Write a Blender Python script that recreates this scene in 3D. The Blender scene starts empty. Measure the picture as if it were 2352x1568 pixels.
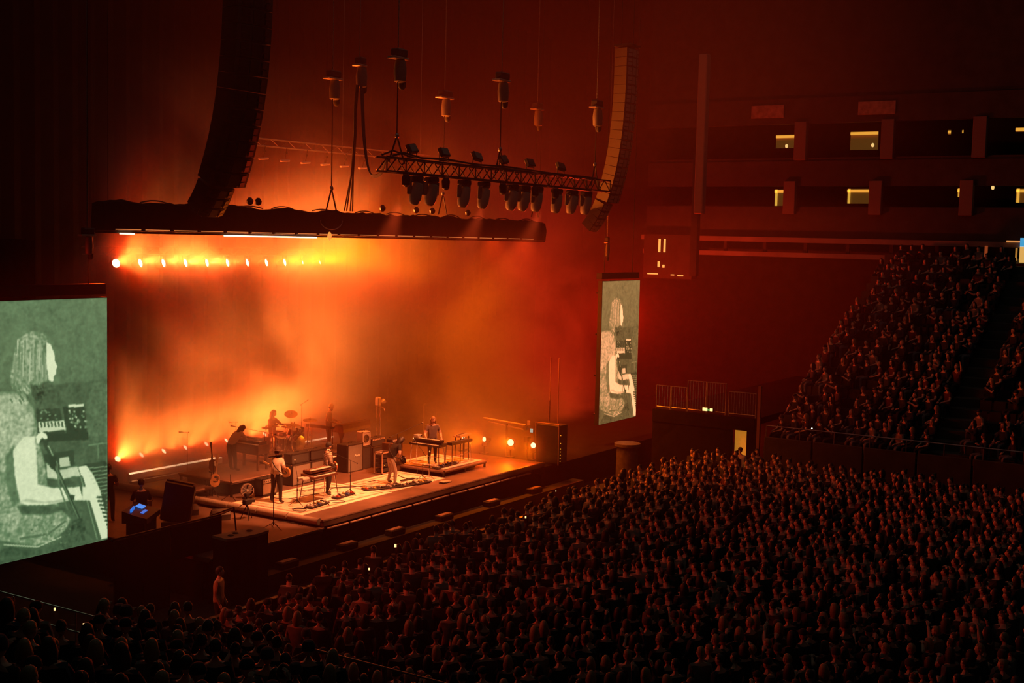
import bpy, math, random
import numpy as np
from mathutils import Vector, Matrix, noise as mnoise
random.seed(7); np.random.seed(7)
S = bpy.context.scene
COL = S.collection
PI = math.pi

# ------------------------------------------------------------------ camera
IW, IH, F = 2352.0, 1568.0, 2900.9
CAM = Vector((-24.0979, -29.0058, 11.2897))
YAW, PITCH, ROLL = 0.5645, 0.0809, 0.0234
fw = Vector((math.cos(YAW)*math.cos(PITCH), math.sin(YAW)*math.cos(PITCH), -math.sin(PITCH)))
rt = Vector((math.sin(YAW), -math.cos(YAW), 0)); up = rt.cross(fw)
r2 = rt*math.cos(ROLL)+up*math.sin(ROLL); u2 = -rt*math.sin(ROLL)+up*math.cos(ROLL)
cd = bpy.data.cameras.new('camera'); cam = bpy.data.objects.new('camera', cd); COL.objects.link(cam)
cd.sensor_width = 36; cd.lens = F/IW*36; cd.clip_start = .1; cd.clip_end = 400
M = Matrix((( r2.x, u2.x, -fw.x, CAM.x), (r2.y, u2.y, -fw.y, CAM.y), (r2.z, u2.z, -fw.z, CAM.z), (0, 0, 0, 1)))
cam.matrix_world = M
S.camera = cam
def pix(p):
    d = Vector(p)-CAM; z = d.dot(fw)
    return (IW/2+F*d.dot(r2)/z, IH/2-F*d.dot(u2)/z, z)

# ------------------------------------------------------------------ world, exposure
w = bpy.data.worlds.new('night'); S.world = w; w.use_nodes = True
w.node_tree.nodes['Background'].inputs[0].default_value = (.0036, .0040, .0030, 1)
w.node_tree.nodes['Background'].inputs[1].default_value = 1.0
S.view_settings.view_transform = 'Standard'; S.view_settings.look = 'None'
S.view_settings.exposure = 0; S.view_settings.gamma = 1; S.view_settings.use_curve_mapping = False
cy = S.cycles
cy.max_bounces = 3; cy.diffuse_bounces = 1; cy.glossy_bounces = 1; cy.transmission_bounces = 1
cy.volume_bounces = 0; cy.transparent_max_bounces = 4
cy.use_denoising = True; cy.sample_clamp_indirect = 4.0
cy.caustics_reflective = False; cy.caustics_refractive = False
cy.volume_step_rate = 1.0; cy.volume_max_steps = 64
cy.use_light_tree = True
cy.use_adaptive_sampling = True; cy.adaptive_threshold = .02; cy.adaptive_min_samples = 16

AMBER = (1.0, .17, .002); DEEP = (1.0, .030, .006); PEACH = (1.0, .225, .068); GOLD = (1.0, .215, .028); ORANGE = (1.0, .125, .002); RUBY = (1.0, .042, .003)
def look_rot(d): return Vector(d).to_track_quat('-Z', 'Y').to_euler()
def spot(loc, d, power, color, angle=80, blend=.6, radius=.12, parent=None):
    l = bpy.data.lights.new('lamp_beam', 'SPOT'); l.energy = power; l.color = color
    l.spot_size = math.radians(angle); l.spot_blend = blend; l.shadow_soft_size = radius
    o = bpy.data.objects.new('lamp_beam', l); COL.objects.link(o)
    o.location = loc; o.rotation_euler = look_rot(d)
    if parent: o.parent = parent
    return o
def point(loc, power, color, radius=.2, parent=None):
    l = bpy.data.lights.new('lamp_glow', 'POINT'); l.energy = power; l.color = color; l.shadow_soft_size = radius
    o = bpy.data.objects.new('lamp_glow', l); COL.objects.link(o); o.location = loc
    if parent: o.parent = parent
    return o
# added key, side and wash lights, none with a fixture of its own
for kx, tx, kp in ((9.1, 10.4, 17000), (14.0, 13.6, 13000), (18.0, 17.8, 12000)):   # key on the performers, added below the unlit truss heads
    spot((kx, -3.5, 12.4), (tx-kx, 5.0, -10.6), kp*.92, PEACH, 37, .5, .15)
spot((5.0, 2.6, 11.4), (.18, .1, -1), 1300, ORANGE, 62, .7, .2)     # added wash to brighten the apron
# added red side light out of view, rims the crowd
spot((-7, 1.5, 8.6), (23, -16, -6.2), 2900, DEEP, 84, .8, .25)
spot((1.4, 1.6, 10.9), (-9.5, -13, -8), 800, RUBY, 62, .8, .2)     # added spot by the header end, rims the near stand
# added wash lamps hidden behind the header, filling the glow: up into the smoke above it, and down through the smoke over the deck
for hx in (11, 16, 21):
    spot((hx, 3.2, 11.9), (.05, -.02, 1), 1000, ORANGE, 120, .9, .2)
for hx, hp in ((11, 600), (16, 1500), (20, 3000), (24, 5200), (26.6, 5000)):
    spot((hx, 2.7, 11.5), (.15, -.08, -1), hp, ORANGE, 120, .9, .2)
point((42, 5.3, 7.0), 4300, DEEP, .4)     # added red lamp hidden behind the far screen, glows into the haze
# added dim fill light below the ceiling, lifts the blacks
al = bpy.data.lights.new('hall_light', 'AREA'); al.shape = 'RECTANGLE'; al.size = 60; al.size_y = 36; al.energy = 280; al.color = (.78, 1, .78)
ao = bpy.data.objects.new('hall_light', al); COL.objects.link(ao); ao.location = (12, -10, 30.5)

# ------------------------------------------------------------------ materials
MATS = {}
def mat(name, color, rough=.6, metal=0., var=.0, vscale=6., emit=None, es=0., bump=0., spec=.5):
    if name in MATS: return MATS[name]
    m = bpy.data.materials.new(name); m.use_nodes = True; nt = m.node_tree
    b = nt.nodes['Principled BSDF']
    b.inputs['Base Color'].default_value = (*color, 1); b.inputs['Roughness'].default_value = rough
    b.inputs['Metallic'].default_value = metal; b.inputs['Specular IOR Level'].default_value = spec
    if var or bump:
        tc = nt.nodes.new('ShaderNodeTexCoord'); n = nt.nodes.new('ShaderNodeTexNoise')
        n.inputs['Scale'].default_value = vscale; n.inputs['Detail'].default_value = 3
        nt.links.new(tc.outputs['Object'], n.inputs['Vector'])
        if var:
            r = nt.nodes.new('ShaderNodeValToRGB')
            r.color_ramp.elements[0].position = .3; r.color_ramp.elements[1].position = .7
            r.color_ramp.elements[0].color = (*[c*(1-var) for c in color], 1)
            r.color_ramp.elements[1].color = (*[min(1, c*(1+var)) for c in color], 1)
            nt.links.new(n.outputs['Fac'], r.inputs['Fac']); nt.links.new(r.outputs['Color'], b.inputs['Base Color'])
        if bump:
            bp = nt.nodes.new('ShaderNodeBump'); bp.inputs['Strength'].default_value = bump
            nt.links.new(n.outputs['Fac'], bp.inputs['Height']); nt.links.new(bp.outputs['Normal'], b.inputs['Normal'])
    if emit:
        b.inputs['Emission Color'].default_value = (*emit, 1); b.inputs['Emission Strength'].default_value = es
        m.cycles.emission_sampling = 'NONE'
    MATS[name] = m
    return m
BLK = mat('black_paint', (.012, .012, .013), .5, var=.3, vscale=8)
BLKM = mat('black_metal', (.02, .02, .021), .4, .6, var=.3)
RIGM = mat('dull_aluminium', (.30, .30, .31), .4, .85, var=.2)
CHR = mat('chrome', (.8, .8, .82), .16, 1.)
TOLEX = mat('black_vinyl', (.022, .020, .019), .55, var=.35, vscale=30)
CLOTHG = mat('grille_cloth', (.20, .17, .14), .85, var=.2, vscale=60)
CLOTHD = mat('dark_grille_cloth', (.04, .036, .033), .9, var=.3, vscale=60)
WOODD = mat('dark_wood', (.10, .050, .025), .45, var=.35, vscale=5)
WOODL = mat('honey_wood', (.55, .27, .10), .3, var=.25, vscale=6)
DECK = mat('stage_deck', (.13, .075, .055), .55, var=.25, vscale=1.2)
RUBBER = mat('rubber', (.018, .017, .017), .75)
WHITEP = mat('cream_plastic', (.75, .72, .64), .4)
SILVER = mat('silver_paint', (.55, .55, .54), .35, .3)
CONC = mat('concrete', (.060, .058, .055), .85, var=.3, vscale=.8)
PAINTD = mat('dark_paint', (.032, .030, .029), .8, var=.3, vscale=1.5)
SEATM = mat('seat_plastic', (.022, .022, .026), .5)
LENS = mat('lamp_lens', (.9, .8, .6), .2, emit=(1, .66, .34), es=2.2)
LENSF = mat('bright_lens', (.9, .8, .6), .2, emit=(1, .66, .34), es=12)
LENSW = mat('warm_lens', (.9, .8, .6), .2, emit=(1, .50, .16), es=6)
STRIP = mat('led_strip', (.9, .8, .6), .3, emit=(1, .52, .26), es=7)
STRIPD = mat('dim_led_strip', (.9, .8, .6), .3, emit=(1, .26, .06), es=.75)
PHONE = mat('phone_screen', (.5, .5, .5), .3, emit=(1, .62, .25), es=1.6)
TORCH = mat('phone_torch', (.9, .9, .9), .3, emit=(.9, 1, .85), es=30)
BLUES = mat('blue_screen', (.1, .3, .6), .3, emit=(.02, .22, .75), es=1.1)
DROP = mat('black_drape', (.011, .010, .010), .95, var=.3, vscale=2, spec=.05)

# ------------------------------------------------------------------ mesh helpers
class MB:
    def __init__(s): s.v = []; s.f = []; s.mi = []; s.M = None
    def add(s, vs, fs, m=0):
        o = len(s.v)
        if s.M is not None: vs = [s.M @ Vector(p) for p in vs]
        s.v += [tuple(p) for p in vs]; s.f += [tuple(i+o for i in f) for f in fs]; s.mi += [m]*len(fs)
        return s
    def box(s, c, d, rz=0, m=0, R=None, ch=0):
        hx, hy, hz = d[0]/2, d[1]/2, d[2]/2
        if ch:
            k = min(ch, hx*.9, hy*.9, hz*.9); vs = []; fs = []
            idx = {}
            for sx in (-1, 1):
                for sy in (-1, 1):
                    for sz in (-1, 1):
                        for a in range(3):
                            p = [sx*(hx-k), sy*(hy-k), sz*(hz-k)]; p[a] = (sx, sy, sz)[a]*(hx, hy, hz)[a]
                            idx[(sx, sy, sz, a)] = len(vs); vs.append(p)
            for a in range(3):
                b, c2 = (a+1) % 3, (a+2) % 3
                for sg in (-1, 1):
                    q = []
                    for (i, j) in ((-1, -1), (1, -1), (1, 1), (-1, 1)):
                        t = [0]*3; t[a] = sg; t[b] = i; t[c2] = j; q.append(idx[(*t, a)])
                    fs.append(q if sg > 0 else q[::-1])
            for a in range(3):
                b, c2 = (a+1) % 3, (a+2) % 3
                for i in (-1, 1):
                    for j in (-1, 1):
                        t0 = [0]*3; t1 = [0]*3; t0[a] = -1; t1[a] = 1; t0[b] = t1[b] = i; t0[c2] = t1[c2] = j
                        q = [idx[(*t0, b)], idx[(*t1, b)], idx[(*t1, c2)], idx[(*t0, c2)]]
                        fs.append(q if i*j > 0 else q[::-1])
            for sx in (-1, 1):
                for sy in (-1, 1):
                    for sz in (-1, 1):
                        q = [idx[(sx, sy, sz, a)] for a in range(3)]
                        fs.append(q if sx*sy*sz > 0 else q[::-1])
        else:
            vs = [(x*hx, y*hy, z*hz) for x in (-1, 1) for y in (-1, 1) for z in (-1, 1)]
            fs = [(0, 1, 3, 2), (4, 6, 7, 5), (0, 4, 5, 1), (2, 3, 7, 6), (0, 2, 6, 4), (1, 5, 7, 3)]
        T = Matrix.Translation(c) @ (R.to_4x4() if R is not None else Matrix.Rotation(rz, 4, 'Z'))
        return s.add([T @ Vector(p) for p in vs], fs, m)
    def beam(s, p0, p1, wd, ht, m=0, ch=0):
        p0, p1 = Vector(p0), Vector(p1); d = p1-p0
        R = d.to_track_quat('X', 'Z').to_matrix()
        return s.box((p0+p1)/2, (d.length, wd, ht), R=R, m=m, ch=ch)
    def tube(s, pts, r, n=8, m=0, cap=True):
        pts = [Vector(p) for p in pts]; N = len(pts)
        rs = r if isinstance(r, (list, tuple)) else [r]*N
        vs = []; fs = []
        ref = None
        for i, p in enumerate(pts):
            d = (pts[min(i+1, N-1)]-pts[max(i-1, 0)]).normalized()
            if ref is None or abs(ref.dot(d)) > .95: ref = Vector((0, 0, 1)) if abs(d.z) < .9 else Vector((1, 0, 0))
            a = d.cross(ref).normalized(); b = d.cross(a).normalized(); ref = a.cross(d)*1.0
            for k in range(n):
                t = 2*PI*k/n; vs.append(p+(a*math.cos(t)+b*math.sin(t))*rs[i])
        for i in range(N-1):
            for k in range(n):
                k2 = (k+1) % n; fs.append((i*n+k, i*n+k2, (i+1)*n+k2, (i+1)*n+k))
        if cap: fs.append(tuple(range(n))[::-1]); fs.append(tuple((N-1)*n+k for k in range(n)))
        return s.add(vs, fs, m)
    def cyl(s, p0, p1, r0, r1=None, n=14, m=0): return s.tube([p0, p1], [r0, r0 if r1 is None else r1], n, m)
    def lathe(s, prof, c=(0, 0, 0), n=20, m=0, R=None):
        vs = []; fs = []
        for (r, z) in prof:
            for k in range(n):
                t = 2*PI*k/n; vs.append(Vector((r*math.cos(t), r*math.sin(t), z)))
        for i in range(len(prof)-1):
            for k in range(n):
                k2 = (k+1) % n; fs.append((i*n+k, i*n+k2, (i+1)*n+k2, (i+1)*n+k))
        fs.append(tuple(range(n))[::-1]); fs.append(tuple((len(prof)-1)*n+k for k in range(n)))
        T = Matrix.Translation(c) @ (R.to_4x4() if R is not None else Matrix.Identity(4))
        return s.add([T @ v for v in vs], fs, m)
    def ell(s, c, rad, nu=12, nv=8, m=0):
        prof = [(math.sin(PI*i/nv) if 0 < i < nv else .02, -math.cos(PI*i/nv)) for i in range(nv+1)]
        vs = []; fs = []
        for (r, z) in prof:
            for k in range(nu):
                t = 2*PI*k/nu; vs.append((c[0]+rad[0]*r*math.cos(t), c[1]+rad[1]*r*math.sin(t), c[2]+rad[2]*z))
        for i in range(nv):
            for k in range(nu):
                k2 = (k+1) % nu; fs.append((i*nu+k, i*nu+k2, (i+1)*nu+k2, (i+1)*nu+k))
        fs.append(tuple(range(nu))[::-1]); fs.append(tuple(nv*nu+k for k in range(nu)))
        return s.add(vs, fs, m)
    def prism(s, poly, z0, z1, m=0, T=None):
        n = len(poly); vs = [(x, y, z0) for x, y in poly]+[(x, y, z1) for x, y in poly]
        fs = [tuple(range(n))[::-1], tuple(range(n, 2*n))]+[(i, (i+1) % n, (i+1) % n+n, i+n) for i in range(n)]
        if T is not None: vs = [T @ Vector(p) for p in vs]
        return s.add(vs, fs, m)
    def mesh(s, name, mats, smooth=False):
        me = bpy.data.meshes.new(name); me.from_pydata(s.v, [], s.f)
        for q in (mats if isinstance(mats, (list, tuple)) else [mats]): me.materials.append(q)
        if any(s.mi): me.polygons.foreach_set('material_index', s.mi)
        if smooth: me.polygons.foreach_set('use_smooth', [True]*len(s.f)); me.set_sharp_from_angle(angle=math.radians(40))
        me.update(); return me
    def obj(s, name, mats, parent=None, smooth=False, kind=None):
        o = bpy.data.objects.new(name, s.mesh(name, mats, smooth)); COL.objects.link(o)
        if parent is not None: o.parent = parent
        if kind: o['kind'] = kind
        return o
def tag(o, label, cat, group=None):
    o['label'] = label; o['category'] = cat
    if group: o['group'] = group
    return o
def thing(name, label, cat, loc=(0, 0, 0), rz=0, group=None):
    o = bpy.data.objects.new(name, None); COL.objects.link(o); o.empty_display_size = .2
    o.location = loc; o.rotation_euler = (0, 0, rz)
    return tag(o, label, cat, group)
def struct(mb, name, m, parent=None, smooth=False): return mb.obj(name, m, parent, smooth, kind='structure')
KIDS = {}
def dup(root, loc=None, rz=None, label=None, group=None):
    if root.name not in KIDS:
        KIDS[root.name] = [(c, [g for g in bpy.data.objects if g.parent is c]) for c in bpy.data.objects if c.parent is root]
    r = root.copy(); COL.objects.link(r)
    if loc is not None: r.location = loc
    if rz is not None: r.rotation_euler = (0, 0, rz)
    if label: r['label'] = label
    if group: r['group'] = group
    for ch, gs in KIDS[root.name]:
        c = ch.copy(); COL.objects.link(c); c.parent = r
        for g in gs:
            d = g.copy(); COL.objects.link(d); d.parent = c
    return r
def sag(p0, p1, drop, n=10):
    p0, p1 = Vector(p0), Vector(p1)
    return [p0.lerp(p1, i/n)-Vector((0, 0, drop*4*(i/n)*(1-i/n))) for i in range(n+1)]

# ------------------------------------------------------------------ haze
def haze(name, lo, hi, dens, color=(1, 1, 1), noisy=False, g=.25, fades=((3., 8.), (3.0, 1.2), (.1, 8.)), low=4.0, lowh=3.6):
    mb = MB(); c = [(a+b)/2 for a, b in zip(lo, hi)]
    mb.box((0, 0, 0), [b-a for a, b in zip(lo, hi)])
    m = bpy.data.materials.new(name); m.use_nodes = True; nt = m.node_tree; nt.nodes.clear()
    out = nt.nodes.new('ShaderNodeOutputMaterial'); vs = nt.nodes.new('ShaderNodeVolumeScatter')
    vs.inputs['Color'].default_value = (*color, 1); vs.inputs['Density'].default_value = dens
    vs.inputs['Anisotropy'].default_value = g
    nt.links.new(vs.outputs[0], out.inputs['Volume'])
    L = nt.links.new; N = nt.nodes.new
    def math_(op, a, b, clamp=False):
        q = N('ShaderNodeMath'); q.operation = op; q.use_clamp = clamp
        for i, t in enumerate((a, b)):
            if isinstance(t, (int, float)): q.inputs[i].default_value = t
            else: L(t, q.inputs[i])
        return q.outputs[0]
    if noisy:
        tc = N('ShaderNodeTexCoord'); mp = N('ShaderNodeMapping')
        L(tc.outputs['Object'], mp.inputs['Vector'])
        mp.inputs['Location'].default_value = (12.9, .3, 5.1)
        n = N('ShaderNodeTexNoise'); n.inputs['Scale'].default_value = .17; n.inputs['Detail'].default_value = 4
        n.inputs['Roughness'].default_value = .56; n.inputs['Distortion'].default_value = .7
        L(mp.outputs[0], n.inputs['Vector'])
        mr = N('ShaderNodeMapRange'); mr.interpolation_type = 'SMOOTHSTEP'
        mr.inputs['From Min'].default_value = .41; mr.inputs['From Max'].default_value = .62
        mr.inputs['To Min'].default_value = .20; mr.inputs['To Max'].default_value = 2.5
        L(n.outputs['Fac'], mr.inputs['Value'])
        sp = N('ShaderNodeSeparateXYZ'); L(tc.outputs['Object'], sp.inputs[0])
        hs = [(b-a)/2 for a, b in zip(lo, hi)]
        # soft edges of the cloud on every side of its box
        e = mr.outputs[0]
        for i, (w0, w1) in enumerate(fades):
            for sg, wd in ((-1, w0), (1, w1)):
                q = N('ShaderNodeMapRange'); q.interpolation_type = 'SMOOTHSTEP'
                q.inputs['From Min'].default_value = hs[i]*sg; q.inputs['From Max'].default_value = (hs[i]-wd)*sg
                q.inputs['To Min'].default_value = 0; q.inputs['To Max'].default_value = 1
                L(sp.outputs[i], q.inputs['Value']); e = math_('MULTIPLY', e, q.outputs[0])
        # a thick bank lies low at the back of the deck
        q = N('ShaderNodeMapRange'); q.interpolation_type = 'SMOOTHSTEP'
        q.inputs['From Min'].default_value = -hs[2]; q.inputs['From Max'].default_value = -hs[2]+lowh
        q.inputs['To Min'].default_value = low; q.inputs['To Max'].default_value = 1.
        L(sp.outputs[2], q.inputs['Value']); e = math_('MULTIPLY', e, q.outputs[0])
        L(math_('MULTIPLY', e, dens), vs.inputs['Density'])
    o = mb.obj(name, m); o.location = c
    o['kind'] = 'stuff'
    return o
HZ1 = tag(haze('arena_haze', (-10, -14, 0), (56, 16, 27), .0042, (1, .34, .24)), 'thin haze in the air of the whole arena, tinted with red light', 'haze')  # red of the dim stage light is put into the scatter colour
HZ2 = tag(haze('stage_smoke', (5.5, 3.2, 1.62), (41, 12.6, 19), .062, noisy=True), 'thick rolling orange smoke over the back of the stage', 'smoke')
HZ3 = tag(haze('wing_smoke', (18.0, -2.2, 1.62), (26.5, 4.4, 5.6), .045, noisy=True, fades=((3.2, 2.6), (1.6, 1.8), (.1, 2.6)), low=1.2, lowh=1.5), 'thin orange smoke round the lamps on the far wing', 'smoke')
# ------------------------------------------------------------------ the arena shell
D = 1.6
struct(MB().box((18, -10, -.1), (92, 64, .2)), 'floor', CONC)
struct(MB().box((18, -10, 31), (92, 64, .4)), 'ceiling', PAINTD)
struct(MB().box((18, 18.2, 15), (92, .4, 31)), 'wall_back', PAINTD)
struct(MB().box((60, -10, 15), (.4, 64, 31)), 'wall_right', PAINTD)
struct(MB().box((-29, -10, 15), (.4, 64, 31)), 'wall_left', PAINTD)
# far seating bowl
tiers = MB(); NR = 22
for k in range(NR):
    x0 = 31+.82*k; z = 2.05+.40*k
    tiers.box(((x0+50.5)/2, -18.6, z-.2 if k else 1.0), (50.5-x0, 21.2, .4 if k else 2.0))
fs_ = struct(tiers, 'floor_far_stand', CONC)
for i in range(9):   # dasher board panels along the foot of the far stand
    struct(MB().box((30.9, -9.2-2.32*i, 1.25), (.12, 2.26, 2.5), ch=.03), 'trim_1', PAINTD, fs_)
rl = struct(MB().tube([(31, -8.1, 3.0), (31, -29, 3.0)], .03, 6), 'trim_2', RIGM)
for i in range(14): rl2 = struct(MB().cyl((31, -8.1-1.6*i, 2.4), (31, -8.1-1.6*i, 3.0), .025, n=6), 'trim_3', RIGM, rl)
struct(MB().box((30.95, -7.75, 3.0), (.16, .14, 3.6)), 'trim_4', mat('red_brown_post', (.18, .09, .07), .6))
# platform beside the stand
pf = MB(); pf.box((41, -4.95, 3.1), (20, 5.3, .3)); pf.box((31.05, -4.9, 2.95), (.2, 5.2, .6)); pf.box((31.1, -7.45, 1.5), (.2, .6, 3.0)); pf.box((31.1, -4.35, 1.5), (.2, 4.1, 3.0))
struct(pf, 'floor_platform', DROP)
dr = struct(MB().box((31.3, -6.78, 1.5), (.1, .62, 3.4), ch=.02), 'door_1', mat('lit_passage', (.6, .4, .2), .6, var=.35, vscale=3, emit=(.42, .15, .012), es=.95))
# barrier railings on the platform
for i, (y0, y1) in enumerate(((-6.0, -5.0), (-5.0, -4.0), (-4.0, -3.15), (-3.15, -2.35), (-7.5, -6.1))):
    t = thing('railing_panel', ('tall railing panel over the exit sign', 'tall railing panel next to the panel over the exit sign', 'low railing panel between the tall ones and the screen', 'low railing panel closest to the hanging screen', 'low railing panel beside the post of the far stand')[i], 'railing', (31.2, (y0+y1)/2, 3.25), 0, 'railings on the far platform')
    h = 1.5 if i < 2 else 1.15; L_ = abs(y1-y0)-.06
    f = MB()
    f.tube([(0, -L_/2, 0), (0, -L_/2, h), (0, L_/2, h), (0, L_/2, 0)], .03, 6); f.tube([(0, -L_/2, .12), (0, L_/2, .12)], .02, 6); f.obj('frame', RIGM, t)
    b = MB(); n = int(L_/.13)
    for k in range(1, n): b.cyl((0, -L_/2+L_*k/n, .12), (0, -L_/2+L_*k/n, h), .010, n=4)
    b.obj('bars', RIGM, t, kind='stuff')
t = thing('exit_sign', 'small lit exit sign under the platform railing', 'sign', (31.15, -5.1, 3.46))
MB().box((0, 0, 0), (.12, .62, .22), ch=.02).obj('case', BLK, t)
ex = mat('exit_face', (.6, .6, .5), .5, emit=(1, .72, .25), es=1.6)
exg = mat('exit_green', (.1, .5, .2), .5, emit=(.05, .5, .12), es=.8)
MB().box((-.065, .12, 0), (.01, .24, .16)).obj('panel', ex, t); MB().box((-.065, -.2, 0), (.01, .14, .13)).obj('panel', ex, t)
MB().box((-.065, -.07, -.02), (.01, .1, .07)).obj('arrow', exg, t)

# upper levels of the far side: fascias, columns, suites
up_ = MB()
up_.box((50.2, -12, 10.72), (.5, 40, .28)); up_.box((50.0, -12, 11.62), (.6, 40, .30))
struct(up_, 'trim_5', mat('grey_fascia', (.20, .18, .17), .7, var=.25, vscale=.6))
wl = MB()
wl.box((50.6, -12, 12.7), (.4, 40, 1.9)); wl.box((50.6, -12, 15.65), (.4, 40, 1.5)); wl.box((50.5, -12, 19.4), (.5, 40, 1.5)); wl.box((50.6, -12, 23.6), (.4, 40, 6.9))
wl.box((53.5, -12, 13.6), (6, 40, .2)); wl.box((53.5, -12, 16.5), (6, 40, .2)); wl.box((56, -12, 17), (.3, 40, 9)); wl.box((51.6, -12, 11.1), (.3, 40, 1.0))
struct(wl, 'wall_far', PAINTD)
for i in range(12): struct(MB().box((50.4, 5-2.6*i, 11.17), (.25, .2, .82)), 'trim_6', PAINTD)
for yc in (-2.25, -7.5, -12.65, -17.8):
    struct(MB().box((50.3, yc, 17.6), (.4, .75, 2.3), ch=.03), 'trim_7', mat('suite_pillar', (.16, .12, .11), .7))
    struct(MB().box((50.3, yc+.55, 14.2), (.4, .75, 2.0), ch=.03), 'trim_7', MATS['suite_pillar'])
sg = mat('suite_sign', (.30, .20, .17), .7, var=.3, vscale=4)
for i, (yc, wd) in enumerate(((-.1, 2.1), (-6.8, 2.2))):
    t = tag(MB().box((50.18, yc, 19.42), (.08, wd, .78), ch=.02).obj('sign_panel', sg), ('faded sign panel above the suites nearer the stage', 'faded sign panel above the second lit suite')[i], 'sign')
wn = 1
def suite(y0, y1, zt, zb, full, side):
    global wn
    y0 += .62; y1 += .66
    t = MB(); t.box((51.6, (y0+y1)/2, (zt+zb)/2), (.05, abs(y1-y0), zt-zb))
    o = struct(t, 'window_%d' % wn, mat('suite_wall', (.35, .24, .12), .7, emit=(.10, .045, .006), es=.55)); wn += 1
    MB().box((51.55, (y0+y1)/2, zt-.12), (.06, abs(y1-y0), .16)).obj('ceiling_light', mat('suite_light', (.9, .7, .3), .5, emit=(.80, .42, .05), es=.85), o)
    if side: MB().box((51.55, y0-.12*np.sign(y0-y1)-.2*0, (zt+zb)/2), (.06, .14, zt-zb)).obj('side_light', MATS['suite_light'], o)
suite(-.8, -2.1, 18.12, 17.3, 1, 0); suite(-5.5, -7.2, 18.2, 17.1, 1, 0); suite(-.85, -1.6, 14.75, 13.7, 0, 1)
suite(-5.45, -6.9, 14.78, 13.9, 0, 1); suite(-11.9, -12.25, 14.8, 14.3, 0, 1); suite(-15.1, -16.1, 14.78, 14.0, 0, 1)
suite(-11.2, -11.4, 18.15, 17.9, 0, 0); suite(-12.0, -12.1, 18.15, 17.95, 0, 0); suite(-14.9, -15.6, 18.2, 17.95, 0, 0)
for i, (y, z) in enumerate(((-6.5, 17.3), (-6.3, 13.5), (-6.45, 13.48), (-1.2, 17.35), (-13.4, 14.8))):
    tag(MB().lathe([(.02, -.12), (.07, -.08), (.09, 0), (.07, .08), (.02, .12)], (50.7, y, z), 10).obj('small_lamp', mat('suite_lamp', (.9, .7, .3), .4, emit=(1, .66, .22), es=.9 if i < 3 else .3)),
        ('small bright lamp inside the wide upper suite', 'small bright lamp under the wide lower suite, left of its pair', 'small bright lamp under the wide lower suite, right of its pair', 'small dim lamp inside the upper suite nearest the stage', 'small dim lamp beside the narrow lower suite')[i], 'lamp')
# concourse doorways at the far right end
for i, (y0, z0, wd, h, c, e) in enumerate(((-13.45, 11.15, .16, .75, (.30, .05, .01), .8), (-15.35, 11.1, .26, .9, (.85, .48, .12), .8), (-15.35, 11.75, .26, .5, (.02, .33, .60), 1.), (-15.05, 11.1, .1, .7, (.5, .22, .03), .7), (-14.85, 11.8, .7, .1, (.75, .3, .08), .8))):
    tag(MB().box((49.6, y0, z0), (.08, wd, h), ch=.01).obj(('wall_lamp', 'light_box', 'screen_panel', 'wall_lamp', 'light_box')[i], mat('concourse%d' % i, (.4, .4, .4), .5, emit=c, es=e)),
        ('small red lit strip at the end of the balcony band', 'tall warm lit strip below the blue screen', 'small blue lit screen on the far balcony', 'thin dim warm strip beside the tall warm one', 'flat warm lit strip to the side of the blue screen')[i], 'lamp', None)
# scoreboard lights left of them
for i, (y, z, wd, h) in enumerate(((6.58, 11.1, .13, .85), (6.22, 11.1, .13, .85), (6.6, 9.9, .13, .36), (6.25, 9.78, .13, .18), (7.0, 9.28, .75, .07), (5.6, 9.25, .24, .06), (5.05, 9.22, .4, .06))):
    tag(MB().box((49.5, y, z), (.08, wd, h), ch=.01).obj('light_bar', mat('bar_yellow', (.8, .6, .3), .5, emit=(.95, .48, .10), es=.95)),
        ('tall upright lit bar, left one of the pair', 'tall upright lit bar, right one of the pair', 'short upright lit bar beneath the left tall bar', 'tiny lit square beneath the right tall bar', 'long thin lit line under the short bars, nearest the stage', 'short lit dash in the middle of the thin line', 'medium lit dash ending the thin line')[i], 'light', None)
struct(MB().box((40, -.36, 17.2), (.5, .5, 8.6), ch=.04), 'trim_8', mat('wall_edge', (.40, .22, .18), .8))
struct(MB().box((43, 1.2, 12.9), (.4, .4, 7)), 'trim_9', PAINTD)
# near seating bowl
nt_ = MB()
for k in range(20):
    x1 = -5.55-.85*k; z = 1.65+.26*k
    if k: nt_.box(((x1-28)/2, -12.4, z-.25), (x1+28, 26, .5))
    else: nt_.box(((x1-28)/2, -12.4, .825), (x1+28, 26, 1.65))
struct(nt_, 'floor_near_stand', CONC)
nr = struct(MB().tube([(-5.45, 0, 2.55), (-5.45, -3.3, 2.55), (-5.35, -8.7, 2.52), (-5.6, -11.6, 2.5), (-4.1, -11.5, 2.5), (-4.15, -17, 2.5)], .022, 6), 'trim_10', RIGM)
struct(MB().tube([(-5.5, -3.6, 2.1), (-5.35, -8.7, 2.05), (-5.6, -11.5, 2.05)], .02, 6), 'trim_11', RIGM, nr)
struct(MB().tube([(-5.2, -12.2, 2.1), (-4.6, -14.6, 2.1), (-4.5, -18, 2.1)], .02, 6), 'trim_12', RIGM, nr)
wlk = MB(); wlk.box((-4.85, -14.4, .85), (1.5, 5.8, 1.7))
struct(wlk, 'floor_near_landing', CONC)
for (x, y) in [(-5.45, -1.2), (-5.44, -3.3), (-5.4, -5.5), (-5.37, -7.4), (-5.4, -9.4), (-5.6, -11.6), (-4.12, -11.5), (-4.12, -13.5), (-4.14, -15.5)]:
    struct(MB().cyl((x, y, 1.6), (x, y, 2.52), .018, n=6), 'trim_13', RIGM, nr)
for k in range(1, 4):   # stair nosings on the near stand
    struct(MB().box((-6.0-.85*k, -3.6, 1.66+.26*k), (.5, .9, .02)), 'trim_14', RIGM)

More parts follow.
